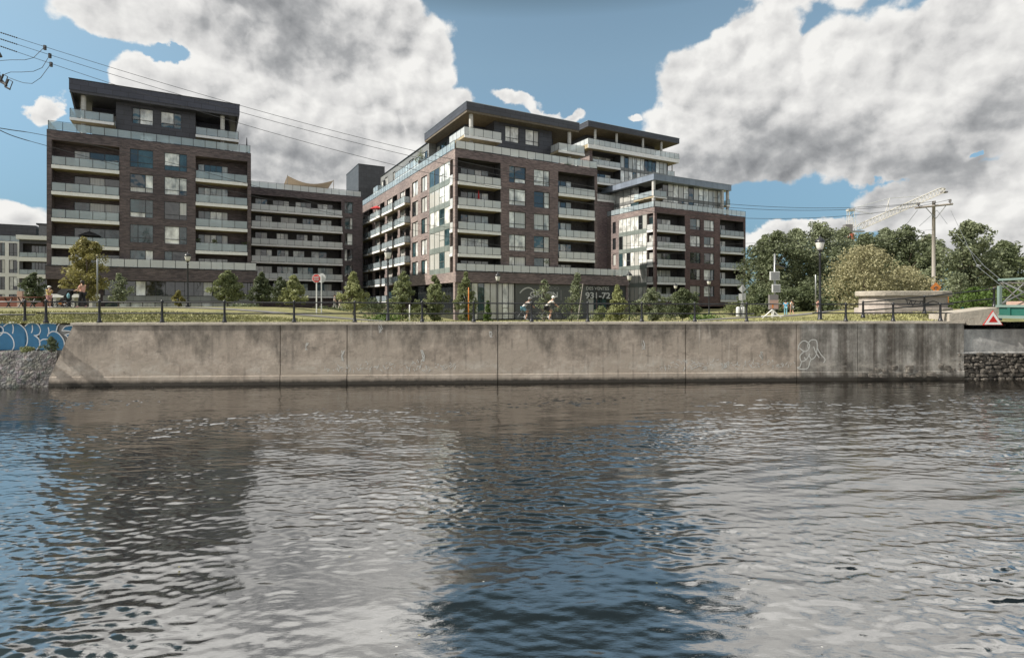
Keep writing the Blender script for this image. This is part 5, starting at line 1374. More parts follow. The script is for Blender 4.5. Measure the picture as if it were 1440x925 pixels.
    for k, (s, m, y, nm) in enumerate(((1, 'red_sign', -.06, 'border'), (.9, 'sign_white', -.066, 'sign_face'), (.46, 'red_sign', -.072, 'inner_triangle'))):
        cz = hgt * .36; mb = MB()
        p = [(-hw * s, cz + (-cz) * s), (hw * s, cz + (-cz) * s), (0, cz + (hgt - cz) * s)]
        mb.face([(a, y, c) for a, c in p], m)
        if k == 0:
            mb.face([(a, y + .03, c) for a, c in p], m)
            for i in range(3): (a, c), (d, e) = p[i], p[(i + 1) % 3]; mb.face([(a, y, c), (d, y, e), (d, y + .03, e), (a, y + .03, c)], m)
        mb.build(nm, o)
    mb = MB(); mb.box(-.03, .03, -.029, .5, hgt * .2, hgt * .28, 'metal_grey'); mb.build('bracket', o)
    # solar powered equipment post
    Y = 38; x = at(1089.5, Y); g = ground_z(x, Y); Z = lambda py: zz(py, Y) - g; s = Y / F
    o = empty('solar_post', (x, Y, g), 0, 'pale post with a tilted solar panel and grey equipment boxes', 'post')
    mb = MB(); mb.lathe([(.075, 0), (.07, Z(357))], (0, 0, 0), 'metal_grey', 10); mb.build('pole', o, smooth=True)
    mb = MB(); mb.prism([(-.05, -.3), (.62, -.3), (.62, .3), (-.05, .3)], -.02, .02, 'solar'); q = mb.build('solar_panel', o); q.location = (.02, 0, Z(373)); q.rotation_euler = (R(-8), R(22), 0)
    for (a, c, ya, yb) in ((-8, 5, 382, 394), (-5, 6, 400, 411)):
        mb = MB(); mb.box(a * s, c * s, -.2, -.08, Z(yb), Z(ya), 'sign_back'); mb.box(a * s + .05, c * s - .05, -.21, -.2, Z(yb) + .05, Z(ya) - .05, 'metal_grey'); mb.build('equipment_box', o)
    mb = MB(); mb.box(-10 * s, 2 * s, -.32, -.08, Z(435), Z(414.5), 'ceramic'); mb.box(-10 * s, 2 * s, -.325, -.32, Z(434), Z(422), 'rust_pink'); mb.box(-7 * s, -5 * s, -.33, -.325, Z(433), Z(427), 'orange'); mb.build('cabinet', o)
    mb = MB(); mb.box(-.16, .16, -.16, .16, 0, .12, 'concrete_light'); mb.build('footing', o)
    # white barrier frame at its foot
    Y = 34; x = at(1088, Y); g = ground_z(x, Y)
    o = empty('barrier', (x, Y, g), 0, 'low white tubular barrier at the foot of the solar post', 'barrier')
    mb = MB()
    for a, c in (((-.7, 0, .0), (-.1, 0, .52)), ((-.1, 0, .52), (.5, 0, .0)), ((-.75, 0, .12), (.6, 0, .16)), ((-.1, 0, 0), (-.1, 0, .52)), ((.05, .1, 0), (.05, .1, .5))): mb.tube([a, c], .035, 'white_paint', 6)
    mb.build('frame', o)
    for (px, yt, Y, lab, m) in ((659, 404, 47, 'orange support stake beside the spire-shaped tree', 'orange'), (576, 428, 45, 'white support stake at the full leafy tree', 'white_paint'), (137, 364, 36, 'thin grey pole beside the yellow-green tree', 'metal_grey'), (1147, 386, 40, 'thin grey pole left of the tall lamp', 'metal_grey'), (902, 425, 46, 'white bollard post near the podium end lamp', 'white_paint')):
        x = at(px, Y); g = ground_z(x, Y); mb = MB(); mb.lathe([(.05, 0), (.045, zz(yt, Y) - g - .04), (.01, zz(yt, Y) - g)], (0, 0, 0), m, 8)
        q = mb.build('stake', None, smooth=True); q.location = (x, Y, g); tag(q, lab, 'stake')
    Y = 45.5; x = at(816, Y); g = ground_z(x, Y); mb = MB(); mb.tube([(-.3, 0, 0), (.22, 0, zz(399, Y) - g)], [.045, .035], 'wood_grey', 7); q = mb.build('stake'); q.location = (x, Y, g); tag(q, 'long pale stake leaning beside the straggly tree', 'stake')
signs()

def benches():
    for i, (px, py, w, lab) in enumerate(((12, 424, 26, 'red-brown picnic bench near the fence end'), (46, 421, 22, 'red-brown picnic bench under the small dark tree'))):
        Y = 40; x = at(px, Y); g = ground_z(x, Y); W = w * Y / F / 2
        o = empty('picnic_bench', (x, Y, g), R(4), lab, 'bench', 'picnic benches')
        for nm, y0, y1, z in (('tabletop', -.38, .38, .74), ('seat', -.85, -.55, .44), ('seat', .55, .85, .44)):
            mb = MB(); n = 3
            for k in range(n): a = y0 + (y1 - y0) * k / n; mb.box(-W, W, a + .01, a + (y1 - y0) / n - .01, z - .05, z, 'bench_red')
            mb.build(nm, o)
        for sx in (-W * .7, W * .7):
            mb = MB(); mb.tube([(sx, -.75, 0), (sx, -.25, .69)], .04, 'frame_dark', 5); mb.tube([(sx, .75, 0), (sx, .25, .69)], .04, 'frame_dark', 5); mb.tube([(sx, -.8, .38), (sx, .8, .38)], .035, 'frame_dark', 5); mb.build('leg', o)
    Y = 42; x = at(105, Y); g = ground_z(x, Y)
    o = empty('long_bench', (x, Y, g), R(3), 'long white concrete bench behind the stroller', 'bench')
    mb = MB(); mb.box(-1.6, 1.7, -.25, .25, .72, .98, 'concrete_white'); mb.build('seat', o)
    for sx in (-1.3, 0, 1.3): mb = MB(); mb.box(sx - .12, sx + .12, -.2, .2, 0, .718, 'concrete_light'); mb.build('leg', o)
    Y = 46; x = at(20, Y); g = ground_z(x, Y)
    o = empty('brick_wall', (x, Y, g), R(2), 'low red-brown garden wall in front of the white building', 'wall')
    mb = MB(); mb.box(-3, 2.4, -.15, .15, -.3, .75, 'bench_red'); mb.build('wall_body', o); mb = MB(); mb.box(-3.05, 2.45, -.2, .2, .752, .84, 'rust_pink'); mb.build('coping', o)
    mb = MB(); mb.box(.4, .8, -.22, .22, -.3, 1.3, 'rust_pink'); mb.build('pier', o)
benches()

# ---------------------------------------------------------------- plinth, abutment and bridge
def rock(mb, g, cx, cy, cz, rx, ry, rz, mat):
    i0 = len(mb.v); mb.ball((0, 0, 0), 1, 1, 1, mat, 7, 5)
    j = {}
    for i in range(i0, len(mb.v)):
        x, y, z = mb.v[i]; k = (round(x, 3), round(y, 3), round(z, 3))
        if k not in j: j[k] = g.uniform(.78, 1.15)
        s = j[k]; f = lambda c: math.copysign(abs(c) ** .6, c)
        mb.v[i] = (cx + f(x) * rx * s * .85, cy + f(y) * ry * s, cz + f(z) * rz * s * .85)

def bridge():
    Y = 31.2; x0, x1 = at(1207, Y), at(1334, Y); zb = 2.7; cx = (x0 + x1) / 2; hw = (x1 - x0) / 2
    o = empty('stone_plinth', (cx + .78, Y + 1.2, zb), R(2), 'long rounded pale stone plinth with heavy coping', 'plinth')
    def caps(hw, r, n=9):
        out = []
        for k in range(n): t = math.pi / 2 - math.pi * k / (n - 1); out.append((hw - r + r * math.cos(t), -r * math.sin(t) * -1))
        for k in range(n): t = -math.pi / 2 - math.pi * k / (n - 1); out.append((-hw + r + r * math.cos(t), r * math.sin(t)))
        return out
    zt = zz(409, Y) - zb; zc = zz(416.5, Y) - zb; zs = zz(433, Y) - zb
    mb = MB(); mb.prism(caps(hw + .12, 1.25), -.5, zs, 'plinth_stone'); mb.build('base_course', o, bevel=.04)
    mb = MB(); mb.prism(caps(hw - .12, 1.05), zs + .002, zc, 'plinth_stone'); mb.build('body', o)
    mb = MB(); mb.prism(caps(hw + .08, 1.22), zc + .002, zt, 'coping_concrete'); mb.build('coping', o, bevel=.05)
    mb = MB(); fn = lambda s, z: (s, -1.057, z)
    for P in ([(-.55, 1.1), (-.45, .75), (-.3, 1.02), (-.2, .7), (0, 1.05)], [(-.65, 1.12), (.1, .98), (.6, 1.05)], [(.15, .75), (.35, 1.0), (.45, .72), (.75, .9)], [(.5, .8), (1.0, 1.0), (1.35, .85)]): stroke(mb, curve2([(a, zs + (c - .55) * .85) for a, c in P], 5), .045, fn, 'paint_dark')
    mb.build('graffiti', o)
    # approach abutment: retaining wall with a stone toe, rising concrete edge beam
    xa, xb = wall_x(1356), 40.0; Yf = wall_y(xa) + .1
    o = empty('bridge_abutment', (xa, Yf, 0), WANG, 'grey weathered abutment wall with a crumbling stone foot under the bridge', 'wall')
    L = 16; xq = 2.55
    mb = MB(); mb.box(-.3, L, 0, 1.2, 1.4, 2.55, 'abutment_concrete'); mb.build('concrete_face', o)
    g = random.Random(4)
    mb = MB(); mb.box(-.4, L, -.10, 1.2, 1.3, 1.398, 'abutment_concrete'); mb.build('ledge', o, bevel=.03)
    mb = MB(); z = -.6
    mb.box(-.4, L, .12, 1.2, -1.5, 1.299, 'shore_rock')
    while z < 1.2:
        h = g.uniform(.14, .24); x = -.35
        while x < L:
            w = g.uniform(.16, .5)
            rock(mb, g, x + w / 2, g.uniform(.0, .08), z + h / 2 + g.uniform(-.04, .04), w * .58, .16, h * .62, 'stone_block')
            x += w
        z += h
    mb.build('stone_toe', o, bevel=.03)
    # broken stone also shows at the foot of the neighbouring panel
    o2 = empty('rubble_footing', (wall_x(1206), wall_y(wall_x(1206)), 0), WANG, 'eroded stone course at the waterline right of the chalk outline tag', 'rubble')
    mb = MB(); x = 0
    for row in range(3):
        x = row * .9
        while x < 4.9:
            w = g.uniform(.2, .6); h = .2
            if g.random() < .85 - row * .12: rock(mb, g, x + w / 2, -.0, .14 + row * h + h / 2 + g.uniform(-.05, .05), w * .62, g.uniform(.05, .12), h * .7, 'stone_block')
            x += w
    mb.build('stone_course', o2, bevel=.035)
    # rising edge beam
    q = [(1345, 435.5, 451), (1352, 439.5, 452), (1362, 440, 457)]
    Yb = 28.3
    o = empty('edge_beam', (at(1345, Yb), Yb, 2.5), 0, 'pale concrete edge beam rising towards the green bridge', 'beam')
    mb = MB(); ox, oz = at(1345, Yb), 2.5
    top = [(1335, 441), (1363, 437.5), (1405, 432)]; bot = [(1335, 453), (1358, 453.5), (1362, 457), (1405, 457)]
    tp = [(at(a, Yb) - ox, zz(c, Yb) - oz) for a, c in top]; bp = [(at(a, Yb) - ox, zz(c, Yb) - oz) for a, c in bot]
    poly = bp + tp[::-1]
    mb.face([(a, 0, c) for a, c in poly], 'coping_concrete'); mb.face([(a, 1.4, c) for a, c in poly], 'coping_concrete')
    for i in range(len(poly)): (a, c), (d, e) = poly[i], poly[(i + 1) % len(poly)]; mb.face([(a, 0, c), (d, 0, e), (d, 1.4, e), (a, 1.4, c)], 'coping_concrete')
    mb.build('beam_body', o)
    # the green bridge itself, spanning the canal to the near bank
    bx = at(1405, 28.3); zu = zz(450, 28.3); zd = zz(432, 28.3)
    o = empty('road_bridge', (bx, 15, zu), 0, 'green steel road bridge with pale lattice parapet leaving the frame', 'bridge')
    mb = MB(); y0, y1 = -14, 13.4; Zt = zd - zu
    for xg in (0, 3, 6, 9): mb.box(xg, xg + .35, y0, y1, .25, Zt, 'bridge_green')
    mb.box(-.08, .42, y0, y1, .1, .248, 'bridge_pale'); mb.box(-.1, .45, y0, y1, Zt + .002, Zt + .12, 'bridge_pale')
    for k in range(11): yy = y0 + .5 + k * 2.9; mb.box(-.07, -.002, yy, yy + .16, .25, Zt, 'bridge_green')
    mb.build('girder', o)
    mb = MB(); mb.box(.45, 9.5, y0, y1, Zt - .1, Zt + .3, 'rust_pink'); mb.build('deck', o)
    mb = MB()
    for k in range(12):
        yy = y1 - 2.6 - k * 2.4
        mb.box(.0, .16, yy, yy + .16, Zt + .12, Zt + 1.35, 'bridge_pale')
        mb.tube([(.08, yy + .08, Zt + .2), (.08, yy + 2.4, Zt + 1.28)], .035, 'metal_grey', 5); mb.tube([(.08, yy + .08, Zt + 1.28), (.08, yy + 2.4, Zt + .2)], .035, 'metal_grey', 5)
    mb.box(.02, .14, y0, y1, Zt + 1.352, Zt + 1.45, 'bridge_pale'); mb.build('lattice_parapet', o)
    mb = MB(); mb.box(.12, .26, 13.42, 13.56, -.02, 1.75, 'bridge_pale'); mb.build('end_post', o)
    # lattice that runs square to the canal, in view beyond the end post
    mb = MB(); yy = 13.48; zl = Zt + .2
    for k in range(5):
        a = .3 + k * 1.1; mb.tube([(a, yy, zl), (a + 1.1, yy, zl + 1.0)], .028, 'metal_grey', 5); mb.tube([(a, yy, zl + 1.0), (a + 1.1, yy, zl)], .028, 'metal_grey', 5)
    mb.tube([(.2, yy, zl + 1.05), (9, yy, zl + 1.05)], .032, 'metal_grey', 6); mb.tube([(.2, yy, zl - .03), (9, yy, zl - .03)], .032, 'metal_grey', 6); mb.build('cross_lattice', o)
    mb = MB(); mb.box(.6, 12, 15.8, 17, -4.5, -.01, 'shore_rock'); mb.build('rear_abutment', o)
bridge()
# ---------------------------------------------------------------- poles and wires
def poles():
    Y = 60; x = at(1313, Y); g = ground_z(x, Y)
    o = empty('utility_pole', (x, Y, g), 0, 'grey wooden utility pole with a crossarm above the trees', 'utility pole')
    zt = zz(283, Y) - g; za = zz(291, Y) - g
    mb = MB(); mb.tube([(0, 0, -.3), (.0, 0, zt)], [.21, .155], 'wood_grey', 10); mb.build('pole_shaft', o, smooth=True)
    mb = MB(); a, c = (-.0, -.19), (0, -.19)
    p0 = (at(1284, Y) - x, -.26, zz(293, Y) - g); p1 = (at(1337, Y) - x, -.26, zz(287.5, Y) - g)
    mb.tube([p0, p1], .12, 'wood_grey', 4); q = mb.build('crossarm', o)
    mb = MB(); mb.tube([(0, -.3, za - 1.3), (-1.1, -.3, za - .1)], .04, 'metal_grey', 5); mb.tube([(0, -.3, za - 1.3), (1.1, -.3, za + .1)], .04, 'metal_grey', 5); mb.build('brace', o)
    ins = []
    for t in (.1, .52, .93):
        px_ = tuple(u + (v - u) * t for u, v in zip(p0, p1)); mb = MB(); mb.lathe([(.05, .1), (.05, .25), (.15, .27), (.15, .34), (.08, .38), (.14, .42), (.12, .52), (.03, .56)], px_, 'ceramic', 10); mb.build('insulator', o, smooth=True)
        ins.append((x + px_[0], Y + px_[1], g + px_[2] + .5))
    # pole on the left, just outside the view, whose gear reaches into it
    Yl = 27.6; xl = at(-38, Yl); gl = ground_z(xl, Yl); sc = Yl / F
    o = empty('utility_pole', (xl, Yl, gl), 0, 'utility pole at the left edge with dark switchgear and insulators', 'utility pole')
    Z = lambda py: zz(py, Yl) - gl; X = lambda px: at(px, Yl) - xl
    mb = MB(); mb.tube([(0, 0, -.3), (0, 0, Z(10))], [.17, .12], 'wood_grey', 10); mb.build('pole_shaft', o, smooth=True)
    mb = MB(); mb.tube([(X(-70), -.15, Z(44)), (X(2), -.15, Z(50))], .06, 'wood_grey', 4); mb.tube([(X(-70), -.15, Z(92)), (X(3), -.15, Z(104))], .06, 'frame_dark', 4); mb.build('crossarm', o)
    mb = MB(); mb.tube([(X(0), -.15, Z(73)), (X(5), -.15, Z(82))], .075, 'frame_dark', 7); mb.build('insulator', o)
    mb = MB(); mb.tube([(X(0), -.15, Z(103)), (X(6), -.15, Z(115)), (X(14), -.2, Z(123))], .06, 'frame_dark', 6); mb.build('switch_arm', o)
    for (a, c) in ((10, 112), (17, 119)):
        mb = MB(); w = 6
        pts = [(X(a), -.2, Z(c - 5)), (X(a + w), -.2, Z(c - 1.5)), (X(a + w - 4), -.2, Z(c + 9)), (X(a - 4.5), -.2, Z(c + 5.5))]
        for i in range(4): mb.tube([pts[i], pts[(i + 1) % 4]], .02 if i in (0, 1) else .045, 'frame_dark', 6)
        mb.build('fuse_cutout', o)
    mb = MB(); mb.tube([(X(-6), -.1, Z(92)), (X(2), -.15, Z(93)), (X(-1), -.15, Z(104))], .018, 'frame_dark', 5); mb.build('lead_wire', o)
    mb = MB(); mb.lathe([(.2, 0), (.22, .05), (.22, .95), (.17, 1.05), (.05, 1.1)], (X(-4.5), -.25, Z(179)), 'ceramic', 12); mb.build('transformer', o, smooth=True)
    # conductors: sagging spans from the left pole to the right pole
    starts = [(-2, 46, 2), (-2, 55, 1), (-2, 65, 0)]
    names = ['topmost overhead wire sagging across the sky to the right pole', 'middle overhead wire of the three high conductors', 'lowest of the three high wires, passing the left roof corner']
    mids = [(570, 210), (565, 217), (548, 231)]
    clamps = [(63, 77), (70, 91), (72, 102)]
    ends = [ins[0], ins[1], ins[2]]
    for k, (px, py, e) in enumerate(starts):
        A = Vector((at(px, Yl), Yl - .15, zz(py, Yl))); Bv = Vector(ends[k])
        # sag chosen so that the middle hangs where the photograph shows it
        u = kx(mids[k][0]); best = None
        for i in range(1, 400):
            t = i / 400; p = A.lerp(Bv, t)
            if p.x / p.y >= u: best = t; break
        p = A.lerp(Bv, best); sag = (p.z - zz(mids[k][1], p.y)) / (4 * best * (1 - best))
        pts = []
        for i in range(61):
            t = (i / 60); p = A.lerp(Bv, t); pts.append((p.x, p.y, p.z - 4 * sag * t * (1 - t)))
        o = empty('power_line', tuple(A), 0, names[k], 'wire', 'high wires between the two poles')
        mb = MB(); mb.tube(pts, [.012 + .011 * i / 60 for i in range(61)], 'frame_dark', 5); mb.build('conductor', o, tuple(A))
        mb = MB(); i = 1
        p = Vector(pts[0]); d = (Vector(pts[1]) - p).normalized()
        for j in range(9): q = p + d * (.12 + j * .085); mb.tube([tuple(q), tuple(q + d * .04)], .032, 'frame_dark', 7)
        mb.build('strain_insulator', o, tuple(A))
        # clamp with a jumper lead looping back to the pole
        cx, cy = clamps[k]; tt = min(range(600), key=lambda i: abs((A.lerp(Bv, i / 6000)).x / (A.lerp(Bv, i / 6000)).y - kx(cx))) / 6000
        p = A.lerp(Bv, tt); p.z -= 4 * sag * tt * (1 - tt)
        mb = MB(); mb.box(p.x - .05, p.x + .05, p.y - .05, p.y + .05, p.z - .16, p.z + .07, 'frame_dark'); mb.build('clamp', o, tuple(A))
        loops = [[(63, 77), (52, 84), (40, 87), (20, 87), (6, 88), (-10, 92)], [(70, 92), (64, 98), (52, 103), (35, 104), (20, 104), (12, 107)], [(71, 103), (62, 112), (50, 120), (38, 119), (26, 115), (18, 112)]][k]
        mb = MB(); L = [p] + [Vector((at(a, Yl), Yl - .2, zz(c, Yl))) for a, c in loops[1:]]
        mb.tube([tuple(q) for q in L], .013, 'frame_dark', 5); mb.build('jumper', o, tuple(A))
    for k, (P, lab) in enumerate((([(-3, 180), (16, 183), (65, 191), (215, 223), (360, 262), (520, 305), (690, 326), (860, 345), (1080, 341), (1313, 323)], 'upper of the two low cables crossing the facades'),
                                  ([(-3, 182), (20, 192), (65, 205), (180, 236), (330, 270), (505, 308), (700, 345), (860, 356), (1080, 352), (1313, 330)], 'lower of the two low cables crossing the facades'))):
        q = []
        for a, c in curve2(P, 6):
            t = (a + 3) / 1316; Yc = Yl + (59.7 - Yl) * t; q.append((at(a, Yc), Yc, zz(c, Yc)))
        o = empty('telephone_cable', q[0], 0, lab, 'cable', 'low cables from the left pole')
        mb = MB(); mb.tube(q, [.022 if i < 10 else .014 for i in range(len(q))], 'frame_dark', 5); mb.build('cable', o, q[0])
    # stays of the right pole and the slack lines in the poplar
    S = [((-1.9, za - .4), (1262, 332, 75), 'thin stay wire left from the crossarm end'), ((.2, za - .4), (1293, 318, 72), 'thin stay wire left from the pole top'), ((.2, za - .4), (1332, 315, 52), 'short stay wire right of the pole top')]
    for (dx, dz), (px, py, Ye), lab in S:
        mb = MB(); a = (x + dx, Y - .2, g + dz); mb.tube([a, (at(px, Ye), Ye, zz(py, Ye))], .022, 'metal_grey', 5); q = mb.build('stay_wire'); tag(q, lab, 'wire', 'stay wires of the right pole')
    for P, lab in (([(1337, 296, 58), (1375, 375, 45), (1412, 405, 34)], 'pale guy wire slanting down through the poplar to the bridge'), ([(1345, 330, 58), (1385, 375, 45), (1418, 402, 34)], 'second pale guy wire slanting to the bridge post')):
        mb = MB(); mb.tube([(at(a, Yc), Yc, zz(c, Yc)) for a, c, Yc in P], .016, 'metal_grey', 5); q = mb.build('guy_wire'); tag(q, lab, 'wire', 'guy wires near the bridge')
poles()

def crane():
    Y = 250; x = at(1196, Y); s = Y / F; Z = lambda py: zz(py, Y); X = lambda px: at(px, Y) - x
    o = empty('tower_crane', (x, Y, 2), 0, 'distant white luffing tower crane with a lattice boom above the trees', 'crane')
    def part(nm, mb): return mb.build(nm, o, (0, 0, 2))
    mb = MB(); w = 1.0
    for a in (-w, w):
        for c in (-w, w): mb.tube([(a, c, 2), (a, c, Z(330))], .16, 'crane_white', 4)
    z = 2.
    while z < Z(334):
        for a in (-w, w): mb.tube([(a, -w, z), (a, w, z + 2)], .09, 'crane_white', 4); mb.tube([(-w, a, z), (w, a, z + 2)], .09, 'crane_white', 4)
        z += 2
    part('mast', mb)
    mb = MB(); mb.box(-.9, 1.1, -1.1, 1.1, Z(337), Z(328.5), 'crane_red'); part('slewing_ring', mb)
    mb = MB(); mb.box(X(1187), X(1197), -1.2, 1.2, Z(325.5), Z(316), 'ceramic'); part('cab', mb)
    mb = MB(); mb.box(X(1187), X(1214), -1.0, 1.0, Z(326.8), Z(324.6), 'metal_grey'); part('platform', mb)
    mb = MB()
    for c in (-.8, .8):
        mb.tube([(X(1192), c, Z(324)), (X(1193), c, Z(294))], .14, 'crane_white', 4); mb.tube([(X(1203), c, Z(324)), (X(1199), c, Z(294))], .14, 'crane_white', 4)
        for k in range(5): a = 324 - 6 * k; mb.tube([(X(1192), c, Z(a)), (X(1202 - k * .8), c, Z(a - 6))], .08, 'crane_white', 4)
    mb.box(X(1191.5), X(1200.5), -1, 1, Z(297), Z(294), 'crane_white'); part('a_frame', mb)
    mb = MB(); a = Vector((X(1205), 0, Z(321))); e = Vector((X(1327), 0, Z(266.5))); n = 26; d = (e - a).normalized(); up = Vector((-d.z, 0, d.x)); hb = 1.25
    def q(t, c, u): return tuple(a.lerp(e, t) + up * u * (hb if .03 < t < .985 else .5) + Vector((0, c, 0)))
    for c in (-.8, .8):
        for u in (-1, 1): mb.tube([q(i / n, c, u) for i in range(n + 1)], .14, 'crane_white', 4)
        for i in range(n): mb.tube([q(i / n, c, -1), q((i + 1) / n, c, 1)], .08, 'crane_white', 4); mb.tube([q((i + 1) / n, c, -1), q((i + 1) / n, c, 1)], .08, 'crane_white', 4)
    part('boom', mb)
    mb = MB(); mb.lathe([(.7, -.3), (.7, .3)], (e.x, 0, e.z), 'crane_white', 10); mb.box(e.x - 1, e.x + 1.4, -.8, .8, e.z - 1.6, e.z - .9, 'ceramic'); part('boom_head', mb)
    mb = MB(); mb.tube([(X(1250), -.6, Z(279)), (X(1244), -.6, Z(298))], .12, 'crane_white', 4); mb.tube([(X(1250), .6, Z(279)), (X(1251), .6, Z(295))], .12, 'crane_white', 4); part('king_post', mb)
    mb = MB()
    for P in ([(1196, 294), (1250, 279)], [(1250, 279), (1290, 276), (1300, 279)], [(1200, 296), (1228, 301)]): mb.tube([(X(u), 0, Z(v)) for u, v in P], .11, 'frame_light', 4)
    part('pendant_line', mb)
crane()

# ---------------------------------------------------------------- people
def skin_mesh(name, J, E, rad, mat, parent, root=0, sub=1):
    me = bpy.data.meshes.new(name); me.from_pydata([tuple(j) for j in J], E, []); me.materials.append(MATS[mat])
    o = bpy.data.objects.new(name, me); COL.objects.link(o); o.parent = parent
    md = o.modifiers.new('skin', 'SKIN'); md.use_smooth_shade = True; md.branch_smoothing = .3
    for i, r in enumerate(rad):
        sv = me.skin_vertices[0].data[i]; sv.radius = (r, r) if not isinstance(r, tuple) else r; sv.use_root = (i == root)
    s = o.modifiers.new('sub', 'SUBSURF'); s.levels = sub; s.render_levels = sub
    return o
def person(label, loc, heading, H, pose, top, bottom, skin='skin', hair='hair_dark', cap=None, longsleeve=False, shorts=True, shoes='cloth_white', longhair=False, group=None):
    """pose: dict of joint -> (x fwd, y left, z up) in fractions of H; missing joints take a standing default"""
    D = {'pelvis': (0, 0, .53), 'waist': (0, 0, .61), 'chest': (.005, 0, .73), 'neck': (.005, 0, .83), 'head0': (.012, 0, .875), 'head1': (.018, 0, .925), 'head2': (.01, 0, .97), 'nose': (.075, 0, .92)}
    for s, k in ((1, 'l'), (-1, 'r')):
        D.update({'sh' + k: (.0, .1 * s, .805), 'el' + k: (-.02, .13 * s, .64), 'wr' + k: (.04, .14 * s, .5), 'hip' + k: (0, .052 * s, .51), 'kn' + k: (.01, .056 * s, .28), 'an' + k: (-.01, .058 * s, .045), 'to' + k: (.085, .062 * s, .018)})
    D.update(pose)
    o = empty('person', loc, heading, label, 'person', group)
    names = list(D); 
    # hands: palm and five fingers continuing the forearm
    Rr = {'pelvis': .078, 'waist': .07, 'chest': .082, 'neck': .034, 'head0': .042, 'head1': .062, 'head2': .048, 'nose': .01}
    for k in 'lr': Rr.update({'sh' + k: .038, 'el' + k: .027, 'wr' + k: .018, 'hip' + k: .056, 'kn' + k: .036, 'an' + k: .022, 'to' + k: .018})
    E = [('pelvis', 'waist'), ('waist', 'chest'), ('chest', 'neck'), ('neck', 'head0'), ('head0', 'head1'), ('head1', 'head2'), ('head1', 'nose')]
    for k in 'lr':
        E += [('chest', 'sh' + k), ('sh' + k, 'el' + k), ('el' + k, 'wr' + k), ('pelvis', 'hip' + k), ('hip' + k, 'kn' + k), ('kn' + k, 'an' + k), ('an' + k, 'to' + k)]
        e, w = Vector(D['el' + k]), Vector(D['wr' + k]); d = (w - e).normalized(); sd_ = d.cross(Vector((0, 0, 1)))
        sd_ = sd_.normalized() if sd_.length > .2 else Vector((1, 0, 0)); cv = d.cross(sd_).normalized() * -.008
        D['pa' + k] = tuple(w + d * .04); Rr['pa' + k] = .019; E.append(('wr' + k, 'pa' + k)); names = list(D)
        for j, (off, ln) in enumerate(((-.017, .036), (-.006, .044), (.006, .042), (.017, .032))):
            a, c = f'f{j}a{k}', f'f{j}b{k}'
            D[a] = tuple(Vector(D['pa' + k]) + d * ln * .6 + sd_ * off); D[c] = tuple(Vector(D[a]) + d * ln * .5 + cv); Rr[a] = .0055; Rr[c] = .0048
            E += [('pa' + k, a), (a, c)]
        D['th' + k] = tuple(w + d * .03 + sd_ * -.032); Rr['th' + k] = .0065; E.append(('wr' + k, 'th' + k))
    names = list(D); ix = {n: i for i, n in enumerate(names)}
    sc = lambda p: tuple(c * H for c in p)
    body = skin_mesh('body', [sc(D[n]) for n in names], [(ix[a], ix[c]) for a, c in E], [Rr[n] * H for n in names], skin, o, ix['pelvis'])
    def garment(nm, ns, es, rr, mat, ext={}):
        DD = dict(D); DD.update(ext); i2 = {n: i for i, n in enumerate(ns)}
        return skin_mesh(nm, [sc(DD[n]) for n in ns], [(i2[a], i2[c]) for a, c in es], [rr[n] * H for n in ns], mat, o, 0)
    mid = lambda a, c, t: tuple(u + (v - u) * t for u, v in zip(D[a], D[c]))
    ext = {}; ns = ['waist', 'pelvis', 'chest', 'collar']; ext['collar'] = mid('chest', 'neck', .75); es = [('waist', 'pelvis'), ('waist', 'chest'), ('chest', 'collar')]
    rr = {'waist': .08, 'pelvis': .088, 'chest': .094, 'collar': .048}
    for k in 'lr':
        end = 'wr' + k if longsleeve else 'sl' + k; ext['sl' + k] = mid('sh' + k, 'el' + k, .75); ns += ['sh' + k]; es.append(('chest', 'sh' + k)); rr['sh' + k] = .047
        if longsleeve: ns += ['el' + k, 'wr' + k]; es += [('sh' + k, 'el' + k), ('el' + k, 'wr' + k)]; rr['el' + k] = .036; rr['wr' + k] = .026
        else: ns += ['sl' + k]; es.append(('sh' + k, 'sl' + k)); rr['sl' + k] = .042
    garment('shirt', ns, es, rr, top, ext)
    ext = {}; ns = ['pelvis']; es = []; rr = {'pelvis': .086}
    for k in 'lr':
        t = .7; ext['hem' + k] = mid('hip' + k, 'kn' + k, t)
        ns += ['hip' + k]; es.append(('pelvis', 'hip' + k)); rr['hip' + k] = .064
        if shorts: ns.append('hem' + k); es.append(('hip' + k, 'hem' + k)); rr['hem' + k] = .053
        else: ns += ['kn' + k, 'an' + k]; es += [('hip' + k, 'kn' + k), ('kn' + k, 'an' + k)]; rr['kn' + k] = .044; rr['an' + k] = .032
    garment('trousers', ns, es, rr, bottom, ext)
    for k in 'lr':
        garment('shoe', ['an' + k, 'to' + k, 'toe' + k], [('an' + k, 'to' + k), ('to' + k, 'toe' + k)], {'an' + k: .026, 'to' + k: .024, 'toe' + k: .018}, shoes, {'toe' + k: tuple(Vector(D['to' + k]) + Vector((.03, 0, 0)))})
    h = Vector(D['head1']); mb = MB(); mb.ball(sc((h.x - .014, h.y, h.z + .018)), .066 * H, .066 * H, .062 * H, cap or hair, 12, 8)
    if longhair: mb.ball(sc((h.x - .05, h.y, h.z - .03)), .032 * H, .05 * H, .08 * H, hair, 10, 7)
    if cap: mb.ball(sc((h.x + .06, h.y, h.z + .03)), .055 * H, .05 * H, .012 * H, cap, 10, 5)
    mb.build('helmet' if cap else 'hair', o, smooth=True)
    for s in (-1, 1):
        mb = MB(); mb.ball(sc((h.x + .056, h.y + .022 * s, h.z)), .007 * H, .009 * H, .007 * H, 'paint_dark', 6, 5); mb.build('eye', o)
    return o
